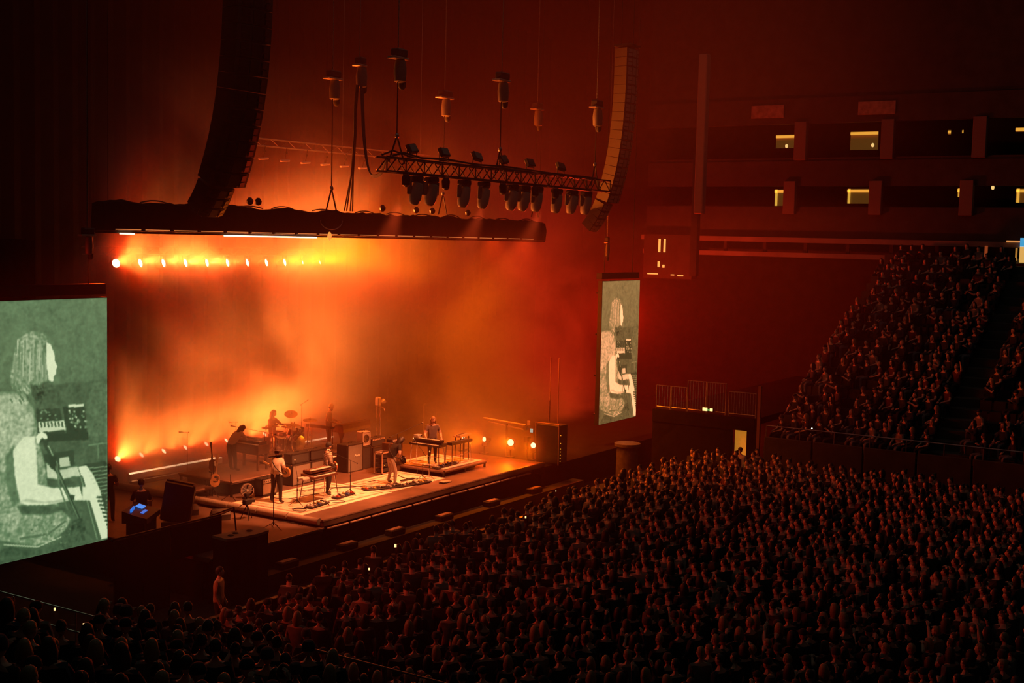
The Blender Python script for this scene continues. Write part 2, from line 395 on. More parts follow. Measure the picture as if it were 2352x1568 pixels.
# ------------------------------------------------------------------ the stage
st = MB(); st.box((15.5, 5.6, D-.1), (14.6, 13.5, .2), ch=.02)
stage = struct(st, 'floor_stage', DECK)
sk = MB(); sk.box((15.5, 5.8, .7), (14.2, 13.1, 1.4))
struct(sk, 'wall_stage_skirt', DROP, stage)
wf = MB(); wf.box((33, 6.2, 1.2), (20, 14.4, .3)); wf.box((33, 6.2, .5), (19.8, 14, 1.0))
struct(wf, 'floor_stage_wing', DROP)
ap = MB(); ap.box((5.6, 4.3, 1.30), (5.2, 10.9, .16), ch=.02); struct(ap, 'floor_apron', DECK)
struct(MB().box((5.6, 4.5, .6), (5.0, 10.5, 1.2)), 'wall_apron_skirt', DROP)
struct(MB().box((50.0, 6.0, 10.4), (.96, 3.4, 2.8)), 'trim_20', PAINTD)
LIP = mat('edge_lip', (.36, .22, .16), .5, var=.15)
for i in range(12):   # front lip in sections
    if i*1.2 > 13: break
    struct(MB().box((8.9+1.21*i, -1.20, D-.27), (1.1, .07, .05), ch=.01), 'trim_15', LIP, stage)
struct(MB().cyl((8.2, -1.1, D-.01), (22.7, -1.1, D-.01), .055, n=8), 'trim_16', DECK, stage)
for i in range(9):    # rounded bumper along the side of the deck
    struct(MB().cyl((8.17, -1.0+1.42*i, D-.03), (8.17, .38+1.42*i, D-.03), .12, n=10), 'trim_17', mat('bumper', (.34, .27, .22), .5, var=.15), stage, smooth=True)
struct(MB().box((5.6, -1.17, 1.36), (5.2, .05, .05)), 'trim_18', LIP)
# drape behind the stage and the wings
def drape(name, p0, p1, z0, z1, pleat=.12, m=DROP, n=None):
    p0, p1 = Vector(p0), Vector(p1); d = p1-p0; L_ = d.length; n = n or int(L_/.22); nn = Vector((-d.y, d.x))/L_
    vs = []; fs = []
    for i in range(n+1):
        q = p0+d*(i/n)+nn*(pleat*math.sin(i*PI/2.)+.03*math.sin(i*.7))
        for z in (z0, z1): vs.append((q.x, q.y, z))
    for i in range(n+1):
        q = p0+d*(i/n)+nn*(pleat*math.sin(i*PI/2.)+.03*math.sin(i*.7)+.03)
        for z in (z0, z1): vs.append((q.x, q.y, z))
    B = 2*(n+1)
    for i in range(n):
        a = 2*i; fs.append((a, a+2, a+3, a+1)); a += B; fs.append((a, a+1, a+3, a+2))
        fs.append((2*i, 2*i+B, 2*i+2+B, 2*i+2)); fs.append((2*i+1, 2*i+3, 2*i+3+B, 2*i+1+B))
    mb = MB(); mb.add(vs, fs)
    return mb.obj(name, m, smooth=True)
tag(drape('backdrop_drape', (4, 12.9), (46, 12.9), 0, 24), 'tall black pleated drape behind the smoky stage', 'drape')
tag(drape('wing_drape', (2.2, 6.0), (4.6, 12.6), 1.4, 10.9, .08), 'narrow black drape closing the near wing of the stage', 'drape')
tag(drape('skirt_drape', (2.9, -1.22), (8.0, -1.22), 0, 1.3, .03), 'low black drape hanging under the apron edge', 'drape')

# front fill boxes on their ledge below the stage lip
ff = None
for i, x in enumerate((5.9, 8.9, 11.58, 14.61, 17.9, 21.2)):
    lb = 'flat black front fill box under the stage lip, '+('below the apron', 'below the deck corner', 'below the four legged keyboard', 'below the long pedalboard', 'below the keyboard riser', 'at the far end')[i]
    t = thing('front_fill_speaker', lb, 'speaker', (x, -1.62, .6), 0, 'front fill boxes')
    MB().box((0, 0, .10), (.8, .34, .20), ch=.02).obj('cabinet', BLK, t)
    MB().box((0, -.18, .10), (.72, .02, .15)).obj('grille', BLKM, t)
    MB().box((0, -.02, .21), (.66, .22, .02)).obj('lid', LIP, t)
struct(MB().box((14, -1.62, .3), (22, .6, .6)), 'trim_19', BLK)
# crowd barrier
proto = None
for i in range(22):
    x = -3.6+1.5*i
    if proto is None:
        proto = thing('crowd_barrier', 'black steel crowd barrier section along the dark pit', 'barrier', (x, -4.9, 0), 0, 'crowd barrier sections facing the stage')
        f = MB(); f.box((0, 0, 1.08), (1.44, .18, .05), ch=.01)
        for s in (-.7, .7): f.box((s, 0, .55), (.05, .05, 1.1))
        f.obj('frame', BLKM, proto)
        MB().box((0, .03, .55), (1.34, .02, 1.0)).obj('panel', BLK, proto)
        b = MB(); b.box((0, .55, .03), (1.44, 1.0, .03)); b.beam((-.6, .95, .05), (-.6, .05, .9), .05, .05); b.beam((.6, .95, .05), (.6, .05, .9), .05, .05); b.obj('brace', BLKM, proto)
    else: dup(proto, (x, -4.9, 0))

# ------------------------------------------------------------------ video screens with the same live picture
GW, GH = 190, 336
def picture():
    def P2(pts):   # pixel trace of the left screen to picture fractions (0..1, 0..1 from the top)
        out = []
        for x, y in pts:
            tx = x/242.; top = 690-5*tx; bot = 1292-54*tx
            out.append((.136+.864*tx, (y-top)/(bot-top)))
        return out
    yy, xx = np.mgrid[0:GH, 0:GW]; u = (xx+.5)/GW; v = (yy+.5)/GH
    rng = np.random.RandomState(3)
    def blur(a, k):
        for _ in range(k):
            a = (a+np.roll(a, 1, 0)+np.roll(a, -1, 0)+np.roll(a, 1, 1)+np.roll(a, -1, 1))/5
        return a
    n1 = blur(rng.rand(GH, GW), 3); n1 = (n1-.5)/n1.std()
    n2 = blur(rng.rand(GH, GW), 30); n2 = (n2-.5)/n2.std()
    n3 = rng.rand(GH, GW)-.5
    T = .44-.16*v+.03*n1+.025*n2
    def poly(pts, val, tex=0., soft=0, raw=False):
        q = pts if raw else P2(pts); ins = np.zeros((GH, GW), bool); m = len(q)
        for i in range(m):
            (x0, y0), (x1, y1) = q[i], q[(i+1) % m]
            if y0 == y1: continue
            c = ((y0 > v) != (y1 > v)) & (u < (x1-x0)*(v-y0)/(y1-y0)+x0); ins ^= c
        a = ins.astype(float)
        if soft: a = blur(a, soft)
        vv = val+tex*n1+tex*.6*n2
        T[:] = T*(1-a)+vv*a
    def line(p0, p1, wd, val):
        (x0, y0), (x1, y1) = p0, p1; d = math.hypot(x1-x0, y1-y0) or 1; nx, ny = -(y1-y0)/d*wd/2, (x1-x0)/d*wd/2
        poly([(x0+nx, y0+ny), (x1+nx, y1+ny), (x1-nx, y1-ny), (x0-nx, y0-ny)], val)
    # dark gear mass behind
    poly([(70, 930), (120, 880), (242, 870), (242, 1238), (0, 1290), (0, 1200), (60, 1100)], .26, .03, 3)
    poly([(205, 880), (235, 870), (242, 900), (242, 1000), (195, 1000), (190, 930)], .34, .04, 2)
    # rear synthesiser and mixer
    poly([(74, 937), (128, 935), (140, 992), (78, 996)], .13, .02); poly([(78, 966), (138, 963), (142, 985), (80, 990)], .86)
    for i in range(7): line((84+8*i, 966), (86+8*i, 978), 3, .12)
    poly([(134, 932), (186, 930), (192, 990), (144, 994)], .12, .02); poly([(147, 927), (184, 925), (185, 932), (147, 934)], .88)
    for i in range(26): x, y = 148+rng.rand()*40, 940+rng.rand()*44; line((x, y), (x+4, y), 4, .5+.4*rng.rand())
    for i in range(12): x, y = 82+rng.rand()*40, 940+rng.rand()*20; line((x, y), (x+4, y), 3, .6)
    poly([(78, 994), (195, 990), (195, 1008), (80, 1012)], .10)
    poly([(90, 1040), (160, 1030), (162, 1065), (95, 1080)], .14); poly([(125, 1050), (148, 1046), (152, 1068), (127, 1072)], .8)
    line((195, 1021), (242, 1015), 3, .55); line((218, 1016), (220, 1050), 4, .45)
    # neck shadow, body, shirt
    poly([(-38, 905), (0, 895), (25, 895), (50, 905), (68, 935), (76, 975), (76, 1000), (92, 1060), (98, 1110), (130, 1170), (152, 1190), (140, 1215), (110, 1240), (70, 1252), (0, 1240), (-38, 1230)], .60, .06, 1)
    poly([(0, 905), (30, 902), (58, 925), (74, 980), (60, 1000), (30, 1020), (5, 1050), (-38, 1060), (-38, 905)], .70, .05, 2)
    poly([(5, 1045), (25, 1020), (25, 1080), (35, 1150), (20, 1160), (8, 1110)], .42, .04, 3)
    poly([(30, 1160), (90, 1150), (140, 1168), (100, 1180), (40, 1178)], .25, .03, 2)
    line((35, 1235), (100, 1225), 5, .35); line((100, 1225), (140, 1195), 4, .33); line((0, 1248), (75, 1255), 4, .75); line((75, 1255), (130, 1232), 3, .8)
    poly([(0, 1255), (60, 1262), (40, 1300), (-38, 1310)], .22, .03, 1)
    for i in range(60): x, y = 60+rng.rand()*110, 1190+rng.rand()*60; line((x, y), (x+3, y+1), 2, .25+.6*rng.rand()**2)
    # far arm, near arm
    poly([(95, 1060), (120, 1078), (170, 1068), (190, 1072), (205, 1090), (190, 1093), (160, 1092), (130, 1100), (98, 1095)], .84, .02, 1)
    poly([(22, 1030), (45, 1000), (70, 998), (74, 1040), (76, 1110), (110, 1118), (160, 1117), (190, 1114), (215, 1113), (226, 1128), (215, 1140), (210, 1156), (190, 1148), (150, 1148), (100, 1158), (50, 1158), (36, 1148), (26, 1090)], .93, .015, 1)
    poly([(38, 1148), (100, 1155), (150, 1147), (150, 1143), (90, 1150), (50, 1142)], .75, .02, 1)
    poly([(152, 1134), (162, 1136), (160, 1148), (150, 1145)], .15); poly([(194, 1128), (204, 1126), (206, 1138), (196, 1140)], .99)
    for i in range(4): line((200+6*i, 1116+5*i), (214+4*i, 1124+8*i), 2, .62)
    # hair and face
    poly([(18, 862), (26, 812), (36, 775), (60, 760), (84, 758), (98, 772), (104, 800), (102, 850), (98, 880), (84, 900), (50, 905), (22, 890)], .60, .07, 1)
    for i in range(42):
        x = 24+rng.rand()*72; y = 775+rng.rand()*60; line((x, y), (x-3+rng.rand()*4, y+30+rng.rand()*60), 2.2, .42+.4*rng.rand())
    poly([(98, 784), (108, 790), (114, 806), (117, 816), (117, 826), (123, 840), (119, 848), (120, 856), (114, 862), (114, 872), (104, 880), (100, 850), (97, 820)], .95, .01)
    poly([(84, 876), (106, 872), (116, 880), (112, 896), (90, 912), (86, 930), (80, 905)], .30, .05, 1)
    poly([(62, 880), (92, 884), (94, 905), (84, 930), (64, 905)], .20, .07, 1)
    for i in range(30): x, y = 10+rng.rand()*80, 880+rng.rand()*36; line((x, y), (x+5, y+9), 2, .2+.3*rng.rand())
    # keyboard in front
    poly([(168, 1068), (236, 1056), (242, 1062), (242, 1238), (224, 1240), (190, 1150), (176, 1090)], .14, .02)
    poly([(170, 1070), (200, 1066), (216, 1090), (240, 1128), (242, 1234), (225, 1238), (200, 1160), (184, 1110)], .93)
    poly([(190, 1066), (228, 1060), (242, 1085), (242, 1180), (236, 1170), (222, 1120), (208, 1090)], .14)
    for i in range(15):
        y = 1074+i*8.5; x = 190+i*3.4; line((x, y), (242, y-5+i*.2), 1.6, .8)
    for i in range(9): y = 1140+i*9; x = 208+i*3.6; line((x+6, y), (242, y+1), 4.5, .12)
    poly([(168, 1094), (180, 1090), (226, 1236), (206, 1240)], .25); line((176, 1092), (216, 1238), 2.5, .6)
    poly([(215, 1113), (226, 1128), (215, 1140), (210, 1156), (196, 1148), (180, 1148), (180, 1116)], .93, .01, 1)
    # microphone and stand
    poly([(73, 1000), (78, 992), (88, 989), (98, 995), (99, 1004), (92, 1006), (86, 1002), (80, 1016), (74, 1014)], .95)
    poly([(86, 1003), (96, 1006), (112, 1038), (106, 1046), (94, 1030)], .14); line((100, 1020), (112, 1046), 3, .75)
    line((108, 1048), (176, 1200), 8, .12); line((108, 1050), (170, 1190), 2.5, .5)
    poly([(102, 1042), (120, 1046), (116, 1080), (104, 1070)], .10)
    line((120, 1056), (124, 1110), 3, .45); line((124, 1110), (145, 1170), 3, .4); line((160, 1200), (185, 1240), 8, .16); line((180, 1190), (190, 1240), 5, .3)
    poly([(155, 1195), (180, 1190), (190, 1215), (165, 1240), (150, 1225)], .2, .05, 1)
    T = blur(T, 1)+.035*n3
    T = np.clip(T, .04, 1)
    lo = np.array([.012, .035, .016]); md = np.array([.130, .225, .105]); hi = np.array([.80, .87, .55])
    t = T[..., None]
    c = np.where(t < .5, lo+(md-lo)*(t/.5)**1.3, md+(hi-md)*((t-.5)/.5)**1.3)
    return c
PIC = picture()
pm = bpy.data.meshes.new('picture')
iu, iv = np.meshgrid(np.arange(GW+1)/GW, np.arange(GH+1)/GH)
SW, SH = 3.96, 6.97
vco = np.stack([(iu-.5)*SW, np.full_like(iu, -.102), (1-iv)*SH], -1).reshape(-1, 3)
jj, ii = np.meshgrid(np.arange(GW), np.arange(GH)); a = (ii*(GW+1)+jj).reshape(-1)
fcs = np.stack([a, a+GW+1, a+GW+2, a+1], -1)
pm.vertices.add(len(vco)); pm.vertices.foreach_set('co', vco.ravel())
pm.loops.add(len(fcs)*4); pm.loops.foreach_set('vertex_index', fcs.ravel())
pm.polygons.add(len(fcs)); pm.polygons.foreach_set('loop_start', np.arange(len(fcs))*4); pm.polygons.foreach_set('loop_total', np.full(len(fcs), 4))
ca = pm.color_attributes.new('live', 'FLOAT_COLOR', 'CORNER')
cc = np.concatenate([np.repeat(PIC.reshape(-1, 3), 4, axis=0), np.ones((len(fcs)*4, 1))], 1)
ca.data.foreach_set('color', cc.ravel()); pm.update(calc_edges=True)
sm = bpy.data.materials.new('led_wall'); sm.use_nodes = True; nt = sm.node_tree; b = nt.nodes['Principled BSDF']
b.inputs['Base Color'].default_value = (.01, .01, .01, 1); at = nt.nodes.new('ShaderNodeAttribute'); at.attribute_name = 'live'
nt.links.new(at.outputs['Color'], b.inputs['Emission Color']); b.inputs['Emission Strength'].default_value = 1.0
sm.cycles.emission_sampling = 'NONE'; pm.materials.append(sm)
# warm tint of the haze is put into the far screen's colour
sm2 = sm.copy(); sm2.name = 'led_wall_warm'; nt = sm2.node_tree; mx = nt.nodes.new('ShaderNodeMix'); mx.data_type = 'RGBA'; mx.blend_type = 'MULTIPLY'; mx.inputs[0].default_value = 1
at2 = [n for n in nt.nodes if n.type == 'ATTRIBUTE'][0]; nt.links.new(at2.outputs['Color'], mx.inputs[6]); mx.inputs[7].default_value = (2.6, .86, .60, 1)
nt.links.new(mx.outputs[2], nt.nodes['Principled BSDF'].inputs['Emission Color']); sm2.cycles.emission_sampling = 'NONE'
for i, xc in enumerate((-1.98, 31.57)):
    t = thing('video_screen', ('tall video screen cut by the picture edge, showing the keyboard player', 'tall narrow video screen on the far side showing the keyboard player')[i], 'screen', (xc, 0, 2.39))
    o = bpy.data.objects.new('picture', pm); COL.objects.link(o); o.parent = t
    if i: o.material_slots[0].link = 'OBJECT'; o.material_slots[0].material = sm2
    f = MB(); f.box((0, .02, SH/2), (SW+.04, .22, SH+.04)); f.obj('cabinet', BLK, t)
    f = MB()
    for z in (.5, 2.4, 4.4, 6.4): f.box((0, .2, z), (SW, .08, .08))
    for x in (-1.7, 0, 1.7): f.box((x, .2, SH/2), (.08, .08, SH))
    f.obj('support_frame', BLKM, t)
    f = MB(); f.box((0, .1, SH+.25), (SW, .3, .3)); f.obj('header_beam', BLKM, t)
    for x in (-1.5, 1.5): MB().cyl((x, .1, SH+.3), (x, .1, 20), .02, n=6).obj('hanging_chain', BLKM, t)
# ------------------------------------------------------------------ header truss with its borders and led battens
t = thing('header_truss', 'long dark header truss wrapped in black cloth above the smoky stage', 'truss', (14, 2.0, 11.1))
b = MB(); n = 120; L0, L1 = -12.6, 13.2
top = []; 
for i in range(n+1):
    x = L0+(L1-L0)*i/n
    h = 1.05+.10*mnoise.noise(Vector((x*.8, 3, 0)))+.07*mnoise.noise(Vector((x*2.7, 8, 0)))+.12*math.exp(-((x+8.2)/1.3)**2)
    top.append(h)
vs = []; fs = []
for i in range(n+1):
    x = L0+(L1-L0)*i/n; wv = .02*math.sin(i*1.9)
    for (y, z) in ((-.28+wv, .16), (-.33+wv, top[i]*.6), (-.24+wv, top[i]-.06), (-.05, top[i]), (.24, top[i]-.07), (.3, .16)): vs.append((x, y, z))
for i in range(n):
    for k in range(6):
        a, c = i*6+k, i*6+(k+1) % 6; fs.append((a, c, c+6, a+6))
fs += [tuple(range(6)), tuple(range(n*6, n*6+6))[::-1]]
b.add(vs, fs); b.obj('cloth_border', DROP, t, smooth=True)
MB().box(((L0+L1)/2, 0, .12), (L1-L0, .46, .07)).obj('soffit', BLKM, t)
for i in range(22):
    x0 = L0+.35+1.16*i
    if x0 > L1-1.2: break
    MB().box((x0+.55, -.30, .20), (1.04, .05, .07), ch=.012).obj('batten', BLK, t)
    MB().box((x0+.55, -.335, .205), (.98, .012, .022)).obj('led_line', STRIPD, t)
    if i in (0, 4, 5, 6, 7): MB().box((x0+.55, -.27, .075), (1.08 if i else .5, .09, .04)).obj('led_line', STRIP, t)
MB().ell((-2.38, -.34, .14), (.09, .07, .16), 10, 6).obj('junction_lamp', mat('amber_glow', (.9, .7, .4), .4, emit=(1, .35, .06), es=.9), t)
for x in (-12.2, 13.0): MB().cyl((x, 0, .9), (x, 0, 19.6), .012, n=4).obj('steel_rope', BLKM, t)
c = MB(); random.seed(3)
for i in range(12):
    x = L0+1.5+2.0*i+random.random()*.6; c.tube(sag((x, .0, 1.05), (x+1.3, .1, 1.04), -.06-.05*random.random(), 6), .022, 5)
c.obj('cable_loops', BLK, t, kind='stuff')
for x in (-8.5, -8.0, -6.2, -5.8, .0+1.1, 3.3, 4.4, 7.0):
    MB().lathe([(.03, -.10), (.11, -.05), (.13, .05), (.05, .16)], (x, -.05, 1.24), 10).obj('beacon', BLKM, t)
MB().tube([(-2.3+.62*math.cos(a), -.36, .72+.34*math.sin(a)) for a in [PI+PI*i/10 for i in range(11)]], .018, 5).obj('hanging_cable', RIGM, t)

# ------------------------------------------------------------------ lamps
def flood(name, label, loc, d, power, angle, color=AMBER, size=.19, yoke_up=True, group=None, lens=LENS, stand=0.):
    t = thing(name, label, 'stage light', loc, 0, group)
    R = Vector(d).normalized().to_track_quat('Z', 'Y').to_matrix()
    h = MB(); h.lathe([(.05, -.34), (.12, -.33), (size*1.15, -.14), (size*1.2, .02), (size*1.2, .05), (size*1.05, .05), (size*1.0, .0)], (0, 0, 0), 18, R=R)
    h.obj('housing', BLKM, t, smooth=True)
    l = MB(); l.lathe([(size*.98, .012), (size*.8, .03), (.02, .045)], (0, 0, 0), 18, R=R); l.obj('lens', lens, t, smooth=True)
    sx = R @ Vector((1, 0, 0)); s = 1 if yoke_up else -1
    y = MB(); y.tube([sx*size*1.25, sx*size*1.25+Vector((0, 0, s*.32)), -sx*size*1.25+Vector((0, 0, s*.32)), -sx*size*1.25], .018, 5)
    if stand: y.box((0, 0, -.32-stand/2), (.06, .06, stand)); y.box((0, 0, -.34-stand), (.34, .3, .04))
    y.obj('yoke', BLKM, t)
    nd = Vector(d).normalized()
    if power:
        spot(nd*.1, d, power*1.3, color, angle*.7, .7, .10, t); spot(nd*.1, d, power*.5, RUBY, angle*1.1, .6, .10, t)
    return t
ordn = ['brightest', 'second', 'third', 'fourth', 'fifth', 'sixth', 'seventh', 'eighth', 'ninth', 'tenth', 'eleventh']
P_TOP = 4200
for i in range(11):
    x = 10.12+1.223*i
    lb = 'round lamp glowing under the header, '+('brightest one, at the near end of the row' if i == 0 else ordn[i]+' along the row from the near end')
    dd = (.38, -1, .26) if i else (-.2, -1, .2)
    flood('beam_lamp', lb, (x, 11.5, 9.95), dd, P_TOP*(1.0 if i < 7 else .8), 74, AMBER if i > 6 else GOLD, .17 if i < 9 else .1, group='row of lamps below the header', lens=LENSF)
tr = MB()
for (y, z) in ((11.9, 10.3), (12.2, 10.3), (11.9, 10.6), (12.2, 10.6)): tr.cyl((9, y, z), (24, y, z), .03, n=6)
for i in range(30): tr.beam((9+.5*i, 11.9, 10.3+.3*(i % 2)), (9.5+.5*i, 11.9, 10.6-.3*(i % 2)), .02, .02)
for x in (9.5, 16.5, 23.5): tr.cyl((x, 12.05, 10.5), (x, 12.05, 30.7), .012, n=4)
tag(tr.obj('lamp_truss', BLKM), 'thin black truss carrying the row of glowing lamps', 'truss')
P_FL = 2400
for i in range(8):
    x = 10.18+1.212*i
    lb = 'round floor lamp low at the back of the deck, '+('at the near end' if i == 0 else ordn[i]+' from the near end')
    flood('floor_lamp', lb, (x, 11.5, 2.02), (.25, -1, .85) if i else (-.2, -1, .7), P_FL*(1.6 if i < 6 else 1), 86, GOLD, .13, yoke_up=False, group='floor lamps along the rear', lens=LENSF, stand=.05)
for i, (y, p) in enumerate(((3.31, 150), (2.16, 260), (.76, 420), (-.42, 380))):
    flood('wing_lamp', 'round lamp on the far wing of the stage, '+('hidden behind the right hand keyboards', 'small one farthest from the deck corner', 'brightest one in the middle', 'the one at the deck corner')[i].replace('right hand ', 'riser '), (23, y, 2.26), (-1, -.25 if i > 1 else .1, .12), p, 100, AMBER, (.10, .11, .15, .12)[i], yoke_up=False, group='lamps on the far wing', stand=.30)
MB_ = MB(); MB_.box((23, -.1, 2.5), (.3, .22, .22), ch=.02); MB_.cyl((23, -.1, 1.4), (23, -.1, 2.4), .03)
tag(MB_.obj('camera_box', BLK), 'small black box on a post above the lamp at the deck corner', 'camera')

# led battens on the floor behind the risers
def batten(label, x0, x1, y, z, seg, m, h=.07, lit=True):
    t = thing('led_batten', label, 'light strip', (x0, y, z), 0, 'floor led battens')
    n = max(1, round((x1-x0)/seg))
    MB().box(((x1-x0)/2, .03, -.03), (x1-x0, .14, .1), ch=.015).obj('housing', BLK, t)
    for fx in (.1, (x1-x0)/2, x1-x0-.1): MB().box((fx, .06, (D-z-.06)/2), (.08, .08, z-D-.04)).obj('foot', BLKM, t)
    for i in range(n):
        c = (x1-x0)/n
        MB().box((c*(i+.5), -.035, .03), (c*.97, .06, h), ch=.02).obj('led_bar', m, t)
    return t
batten('long bright led batten running behind the risers', 8.75, 20.8, 9.2, 1.88, 1.2, STRIP)
batten('shorter dimmer led batten below the long bright one', 8.5, 11.1, 8.75, 1.68, .65, mat('mid_led', (.9, .7, .4), .4, emit=(1, .30, .09), es=.95), .045)
for i in range(4): point((10+2.9*i, 9.0, 2.05), 26, AMBER, .12)
kf = MB()
for (z0) in (1.62, 1.80): kf.cyl((8.6, 8.5, z0), (13, 8.5, z0), .035, n=6)
for i in range(8): kf.beam((8.6+.55*i, 8.5, 1.62+.18*(i % 2)), (9.15+.55*i, 8.5, 1.80-.18*(i % 2)), .02, .02)
tag(kf.obj('batten_truss', BLKM), 'low dark truss under the near end of the led battens', 'truss')

# high fixtures behind the header
for i in range(9):
    x = 12.7+1.22*i
    t = thing('border_light', 'lit slanted border light high behind the header, '+('first from the big loudspeaker hang' if i == 0 else ordn[i]+' from the big loudspeaker hang'), 'stage light', (x, 6, 14.2), 0, 'border lights behind the header')
    MB().box((0, 0, 0), (.50, .16, .09), R=Matrix.Rotation(-.10, 3, 'Y'), ch=.03).obj('housing', mat('border_shell', (.75, .6, .5), .4), t)
    MB().box((.14, .05, .30), (.09, .09, .10), ch=.02).obj('clamp', BLKM, t)
    MB().cyl((0, -.1, .50), (0, 0, .02), .018, n=5).obj('arm', BLKM, t)
bt = MB()
for (y, z) in ((5.9, 14.68), (6.2, 14.68), (5.9, 14.96), (6.2, 14.96)): bt.cyl((11.5, y, z), (23.5, y, z+.1), .022, n=6)
for i in range(24): bt.beam((11.5+.5*i, 5.9, 14.68+.28*(i % 2)), (12+.5*i, 5.9, 14.96-.28*(i % 2)), .018, .018)
for x in (12, 17.5, 23): bt.cyl((x, 6.05, 14.9), (x, 6.05, 30.7), .012, n=4)
tag(bt.obj('upper_truss', RIGM), 'faint upper truss holding the slanted border lights', 'truss')

# ------------------------------------------------------------------ hanging box truss with moving heads
t = thing('box_truss', 'black box truss hanging in front of the stage with moving lights', 'truss', (7.75, -4, 13.35))
TL = 15.0; hz = .44; hy = .40
ch_ = MB()
for y in (0, hy):
    for z in (0, hz): ch_.cyl((0, y, z), (TL, y, z), .035, n=8)
ch_.obj('chord', BLKM, t, smooth=True)
lac = []
for i in range(30):
    x = .5*i
    for y in (0, hy):
        m = MB(); m.beam((x, y, hz if i % 2 else 0), (x+.5, y, 0 if i % 2 else hz), .028, .028); m.obj('brace', BLKM, t)
for i in range(16):
    m = MB(); m.beam((i*1.0, 0, hz), (i*1.0, hy, hz), .03, .03); m.beam((i*1.0, 0, 0), (i*1.0, hy, 0), .03, .03); m.beam((i, 0, 0), (i, 0, hz), .03, .03); m.obj('rung', BLKM, t)
lp = MB(); lp.tube([(.3, 0, .5), (.8, -.05, .62), (1.8, 0, .52), (3.2, .05, .58), (5, 0, .5), (7, .1, .56), (10, .05, .5), (14, .1, .5)], .035, 6); lp.tube([(.0, .2, .5), (.6, .25, .68), (1.5, .2, .55), (4, .25, .56), (9, .2, .5)], .03, 6)
lp.obj('cable_loom', RUBBER, t, smooth=True)
bs = MB(); bs.box((5.2, .05, -.05), (9.5, .05, .025)); bs.obj('edge_strip', LIP, t)
# moving heads
HEADP = [(9.58, 0), (10.44, 0), (12.37, 0), (13.6, 0), (15.49, 0), (16.32, 0), (17.26, 0), (18.74, 0), (19.94, 0), (21.1, 0)]
def moving_head():
    t = thing('moving_head', '', 'stage light', (0, 0, 0), 0, 'moving heads under the hanging truss')
    MB().box((0, 0, -.10), (.42, .34, .18), ch=.04).obj('base', BLKM, t)
    y = MB()
    for s in (-1, 1): y.beam((s*.24, 0, -.18), (s*.23, .02, -.62), .16, .07, ch=.02)
    y.box((0, 0, -.20), (.5, .18, .07), ch=.02); y.obj('yoke', mat('grey_shell', (.22, .20, .19), .45), t)
    R = Vector((-.18, .12, -1)).to_track_quat('Z', 'Y').to_matrix()
    h = MB(); h.lathe([(.10, -.34), (.17, -.30), (.20, -.1), (.21, .18), (.17, .34), (.12, .40)], (0, 0, -.56), 12, R=R)
    hh = h.obj('head', mat('light_shell', (.42, .36, .31), .4), t, smooth=True)
    l = MB(); l.lathe([(.115, .402), (.02, .42)], (0, 0, -.56), 12, R=R); l.obj('lens', mat('dark_lens', (.05, .05, .06), .1), hh)
    return t
pm_ = moving_head()
for i, (x, _) in enumerate(HEADP):
    o = pm_ if i == 0 else dup(pm_)
    o.location = (x, -3.8, 13.3); o.rotation_euler = (0, 0, -.5+.16*(i % 4))
    o['label'] = 'bullet shaped moving light hanging under the truss, '+('first from the looped cables' if i == 0 else ordn[i]+' from the looped cables')
def small_fix(x, i):
    t = thing('small_spotlight', 'small black spotlight clamped beneath the truss, %s from its cable end' % ordn[max(i, 1)] if i else 'small black spotlight beneath the truss closest to its cable end', 'stage light', (x, -4.05, 13.3), 0, 'small spotlights under the truss')
    MB().lathe([(.06, -.40), (.13, -.34), (.15, -.1), (.10, .0)], (0, 0, -.02), 10).obj('body', BLKM, t, smooth=True)
    MB().tube([(.16, 0, -.2), (.16, 0, .05), (-.16, 0, .05), (-.16, 0, -.2)], .015, 5).obj('yoke', BLKM, t)
for i, x in enumerate((8.7, 10.9, 14.45, 16.7, 18.2)): small_fix(x, i)
def top_fix(x, i):
    t = thing('strobe_light', 'boxy black strobe standing on top of the truss, '+('closest to the triangular bridle' if i == 0 else ordn[i]+' along from the bridle'), 'stage light', (x, -3.85, 13.85), 0, 'strobes on top of the truss')
    R = Matrix.Rotation(-.5, 3, 'X') @ Matrix.Rotation(.15*(i % 3-1), 3, 'Y')
    MB().box((0, 0, .30), (.46, .16, .32), R=R, ch=.025).obj('case', BLK, t)
    m = MB(); m.box((0, -.082, 0), (.38, .01, .24)); o = m.obj('reflector', mat('grey_glass', (.10, .08, .07), .2), t); o.location = (0, 0, .30); o.rotation_euler = R.to_euler()
    MB().tube([(.26, 0, .28), (.26, 0, .02), (-.26, 0, .02), (-.26, 0, .28)], .018, 5).obj('yoke', BLKM, t)
for i, x in enumerate((9.25, 11.05, 13.05, 14.75, 16.6, 18.9)): top_fix(x, i)

